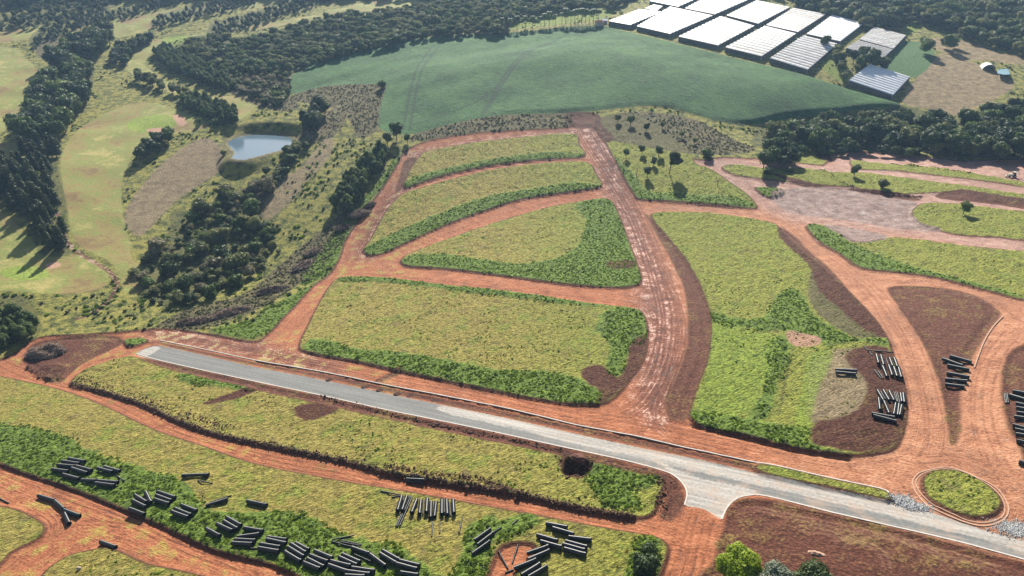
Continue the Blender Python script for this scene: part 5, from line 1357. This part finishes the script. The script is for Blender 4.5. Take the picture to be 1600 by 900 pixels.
joined('body', [box(-1.2, 0, 1.5, 2.8, 1.5, 1.1), box(.9, 0, 1.3, 1.6, 1.7, .6)], CREAM, e)
joined('cab', [box(.6, 0, 2.4, 1.5, 1.6, 1.6)], DGL, e); joined('cab_roof', [box(.6, 0, 3.28, 1.8, 1.9, .14)], CREAM, e, .03)
joined('bucket', [box(-3.7, 0, .6, .8, 2.3, .8)], CREAM, e, .1)
obj('loader_arm', tube_mesh('loader_arm', [((-1, .9, 1.7), (-3.5, .9, .7), .12, .12), ((-1, -.9, 1.7), (-3.5, -.9, .7), .12, .12)], CREAM), e)
obj('backhoe_arm', tube_mesh('backhoe_arm', [((1.6, 0, 1.4), (2.9, 0, 3.4), .18, .15), ((2.9, 0, 3.4), (4.1, 0, 1.2), .15, .1)], CREAM), e)
def wheel(r, w): return tube_mesh('wheel', [((0, -w/2, 0), (0, w/2, 0), r, r), ((0, w/2, 0), (0, -w/2, 0), r, r)], RUB, 18)
wf, wr = wheel(.55, .35), wheel(.85, .45)
for me, xx, r in ((wf, -1.9, .55), (wr, .9, .85)):
    for s_ in (-1, 1):
        w_ = obj('wheel', me, e, (xx, s_ * .95, r)); obj('rim', tube_mesh('rim', [((0, -.26, 0), (0, .26, 0), r * .5, r * .5), ((0, .26, 0), (0, -.26, 0), r * .5, r * .5)], CREAM, 12), w_)

# boulder at the bottom left
x_, y_ = at1(124, 890); tag(obj('boulder', mesh_np('boulder', ICO2 * (1 + .3 * (vnoise(ICO2[:, [0]] * 3, ICO2[:, [1]] * 3, 4) - .5)) * [.6, .5, .7], ICO2F, simple('pale_stone', (.4, .34, .28), .9), True), None, (x_, y_, float(Hz(x_, y_)) + .3)), 'pale boulder in the grass at the bottom left', 'boulder')

# ------------------------------------------------------------------ planting pits dug along the paved road
def pit(px, py, i):
    x_, y_ = at1(px, py); n = 14; V = []; Fs = []
    g = random.Random(i); z = float(Hz(x_, y_))
    for k, (r, zz) in enumerate(((1.35, .02), (1.0, .28), (.62, .20), (.3, .10))):
        for a in range(n):
            t = 2 * math.pi * a / n; q = r * (1 + g.uniform(-.12, .12)); V.append((q * math.cos(t) * 1.15, q * math.sin(t) * .8, zz + g.uniform(-.03, .03)))
    for k in range(3):
        for a in range(n): Fs.append((k*n+a, k*n+(a+1) % n, (k+1)*n+(a+1) % n, (k+1)*n+a))
    Fs.append(tuple(3*n + a for a in range(n)))
    o = obj('planting_pit', pymesh('planting_pit', V, Fs, M_PIT, True), None, (x_, y_, z)); return o
M_PIT = simple('dug_earth', (.065, .026, .018), .95, .35, 2)
pits_up = [(515,591),(570,602),(594,607),(621,613),(641,616),(679,623)]
pits_lo = [(682,658),(695,661),(737,670),(838,692),(887,704),(952,719),(1007,731)]
for i, (px, py) in enumerate(pits_up): tag(pit(px, py, i), '%s planting pit from the left between road and dirt lane' % ORD[i], 'planting pit', 'planting pits along the paved road')
for i, (px, py) in enumerate(pits_lo): tag(pit(px, py, 20 + i), '%s planting pit from the left below the paved road' % ORD[i], 'planting pit', 'planting pits along the paved road')

# ------------------------------------------------------------------ ground cover: weeds and grass tussocks
def weed_mesh(name, n, h, w_, mat, seed, blade=False):
    g = np.random.default_rng(seed)
    if blade:
        t = g.uniform(0, 6.28, n); b0 = np.c_[np.cos(t), np.sin(t), 0 * t] * g.uniform(0, w_ * .5, (n, 1)); tip = b0 * 2.2 + np.c_[g.normal(0, .12, (n, 2)) * h, h * g.uniform(.6, 1.1, n)]
        s = np.c_[-np.sin(t), np.cos(t), 0 * t] * .09 * w_ * 1.4
        q = np.stack([b0 - s, b0 + s, tip], 1).reshape(-1, 3); return mesh_np(name, q, np.arange(3 * n).reshape(-1, 3), mat, False)
    return leafy(name, [(0, 0, h * .35, w_ * .5, h * .55)], n, w_ * .33, mat, seed, core=.6)
WE = [weed_mesh('weed_clump', 46, .9, 1.6, ML['weed'], 11), weed_mesh('weed_clump', 60, .7, 2.2, ML['weed'], 12)]
WE.append(weed_mesh('weed_clump', 40, .5, 1.8, ML['bright'], 19))
GR = [weed_mesh('grass_tussock', 16, .42, 1.0, ML['straw'], 13, True), weed_mesh('grass_tussock', 16, .45, .9, ML['straw'], 14, True)]
a_, b_ = at1(560, 560); w0 = obj('weed_clump', WE[0], None, (a_, b_, float(Hz(a_, b_)))); w0['kind'] = 'stuff'
a_, b_ = at1(700, 580); w1 = obj('weed_clump', WE[1], None, (a_, b_, float(Hz(a_, b_)))); w1['kind'] = 'stuff'
a_, b_ = at1(800, 590); w2 = obj('weed_clump', WE[2], None, (a_, b_, float(Hz(a_, b_)))); w2['kind'] = 'stuff'
a_, b_ = at1(640, 500); g0 = obj('grass_tussock', GR[0], None, (a_, b_, float(Hz(a_, b_)))); g0['kind'] = 'stuff'
a_, b_ = at1(1100, 600); g1 = obj('grass_tussock', GR[1], None, (a_, b_, float(Hz(a_, b_)))); g1['kind'] = 'stuff'
def cover(name, srcs_, cond, n, smin, smax, label, seed):
    g = np.random.default_rng(seed)
    idx = np.flatnonzero(cond.ravel())
    wgt = (RR.ravel()[idx]) ** 1.0; wgt /= wgt.sum()
    k = g.choice(idx, min(n, len(idx) * 3), p=wgt)
    cell = RR.ravel()[k] * .0043
    ang = TT.ravel()[k] + g.uniform(-.5, .5, len(k)) * .0022; rr = RR.ravel()[k] + g.uniform(-.5, .5, len(k)) * cell
    x = rr * np.sin(ang); y = rr * np.cos(ang); keep = np.ones(len(x), bool)
    for (ax, ay, bx, by) in PIPE_SEGS:
        dx, dy = bx - ax, by - ay; L2 = dx * dx + dy * dy + 1e-6
        t = np.clip(((x - ax) * dx + (y - ay) * dy) / L2, 0, 1)
        keep &= np.hypot(x - ax - t * dx, y - ay - t * dy) > 1.5
    k = k[keep]; x = x[keep]; y = y[keep]; z = Hz(x, y) - .05
    s = g.uniform(smin, smax, len(k)); rot = np.zeros((len(k), 3)); rot[:, 2] = g.uniform(0, 6.28, len(k))
    return gn_instances(name, srcs_, x, y, z, rot, np.stack([s, s, s * g.uniform(.7, 1.2, len(k))], -1), g.integers(0, len(srcs_), len(k)), label, 'weeds' if 'weed' in name else 'grass')
clear = (A['tar'] < -.6) & (A['dirt'] < -.35) & (np.abs(TT) < rad(55)) & (RR > 92) & (RR < 620)
patch = vnoise(X * .15, Y * .15, 31)
cover('weeds', [w0, w1, w2], clear & (A['sand'] < -.3) & (A['lush'] + 6 * (patch - .55) > 0) & (A['lush'] > -1.5), 19000, .15, .48, 'dark green weeds growing in lush strips along the banks', 1)
pas = (A['parcel'] > .3) | ((Y < 262) & (A['dirt'] < -.3))
cover('pasture_weeds', [w0, w2], clear & (A['parcel'] > .3) & (A['soil'] < -.3) & (A['lush'] < 0) & (vnoise(X * .11, Y * .11, 41) > .58), 3500, .1, .42, 'scattered weeds in the pasture plots', 7)
cover('pasture_grass', [g0, g1], clear & pas & (A['soil'] < -.3) & (A['lush'] < 0), 14000, .35, .8, 'short tufted pasture grass', 2)
WS = [weed_mesh('scrub_clump', 46, 1.2, 2.0, ML['grey'], 15), weed_mesh('scrub_clump', 46, 1.3, 1.8, ML['olive'], 16)]
a_, b_ = at1(760, 192); h0 = obj('scrub_clump', WS[0], None, (a_, b_, float(Hz(a_, b_)))); h0['kind'] = 'stuff'
a_, b_ = at1(1000, 210); h1 = obj('scrub_clump', WS[1], None, (a_, b_, float(Hz(a_, b_)))); h1['kind'] = 'stuff'
cover('scrub', [h0, h1], (np.abs(TT) < rad(50)) & (A['dry'] + 5 * (vnoise(X * .09, Y * .09, 55) - .5) > 0) & (A['dryflat'] < -.5) & (A['crop'] < -1) & (A['parcel'] < -.5) & (A['dirt'] < -1) & (RR > 250) & (RR < 700), 5000, .22, .7, 'dry grey green scrub and weeds', 3)
cover('rough_growth', [h1, w1], (np.abs(TT) < rad(50)) & (A['dry'] < -1) & (A['dirt'] < -1) & (A['golf'] < -1.5) & (A['crop'] < -2) & (A['parcel'] < -2) & (A['plow'] < -1) & (A['veg'] < -1) & (A['tar'] < -3) & (Y > 275) & (ps < -4) & (RR < 900) & (vnoise(X * .06, Y * .06, 77) > .52), 7000, .3, 1.1, 'rough growth of low bushes and tall grass', 4)

cl = ICO1 * (1 + .3 * (vnoise(ICO1[:, [0]] * 3 + 9, ICO1[:, [1]] * 3 + 9, 8) - .5)) * [1, .8, .7]
M_CLOD = simple('dark_clods', (.11, .060, .034), .95, .5, 1.5)
a_, b_ = at1(400, 694); c0 = obj('earth_clod', mesh_np('earth_clod', cl, ICO1F, M_CLOD, False), None, (a_, b_, float(Hz(a_, b_))), None, (.4, .4, .4)); c0['kind'] = 'stuff'
P_ = []
g = np.random.default_rng(91)
for line, w_, n_ in (([(113,598),(150,609),(220,631),(280,658),(340,678),(440,700),(540,720),(620,742),(700,754),(780,766),(860,783),(930,799),(985,807)], 1.5, 2600), ([(120,590),(200,615),(290,648),(360,668)], 2.0, 500), ([(600,728),(680,742),(760,752),(800,768)], 1.3, 500),
  ([(45,572),(60,583),(82,592)], 1.2, 160), ([(500,616),(600,642),(700,664),(800,684),(880,702)], 1.0, 500), ([(868,730),(880,712),(912,712),(926,728),(905,745),(880,742)], 1.2, 70), ([(1280,262),(1330,292),(1400,302),(1440,306)], 1.3, 260), ([(1392,256),(1450,262),(1518,270)], 1.0, 160), ([(600,505),(640,500)], .1, 2), ([(1030,742),(1036,765),(1024,798)], 1.8, 160)):
    W_ = wpoly(line, False, 4); k = g.integers(0, len(W_) - 1, n_); t = g.random((n_, 1)); P_.append(W_[k] * (1 - t) + W_[k + 1] * t + g.normal(size=(n_, 2)) * w_ * .6)
P_ = np.concatenate(P_); N = len(P_); sc_ = g.lognormal(-1.55, .45, N)
gn_instances('earth_clods', [c0], P_[:, 0], P_[:, 1], Hz(P_[:, 0], P_[:, 1]), g.uniform(0, 6, (N, 3)), np.stack([sc_ * 1.4, sc_, sc_], -1), np.zeros(N, int), 'dark clods of earth pushed up along the road banks', 'earth clods')

# ------------------------------------------------------------------ haze
hz = bpy.data.materials.new('haze'); hz.use_nodes = True; nt = hz.node_tree; nt.nodes.clear()
ho = nt.nodes.new('ShaderNodeOutputMaterial'); pv = nt.nodes.new('ShaderNodeVolumePrincipled')
pv.inputs['Color'].default_value = (.42, .66, 1.0, 1); pv.inputs['Density'].default_value = .000085; pv.inputs['Anisotropy'].default_value = .3
nt.links.new(pv.outputs[0], ho.inputs['Volume'])
zlo = float(Z.min()) - 3; zhi = HC + 12
v, f = box(0, 1200, (zlo + zhi) / 2, 24000, 24000, zhi - zlo)
tag(obj('haze', pymesh('haze', v, f, hz)), kind='stuff')
bm = bmesh.new(); bm.from_mesh(bpy.data.meshes['haze']); bmesh.ops.recalc_face_normals(bm, faces=bm.faces); bm.to_mesh(bpy.data.meshes['haze']); bm.free()
print('objects', len(bpy.data.objects))
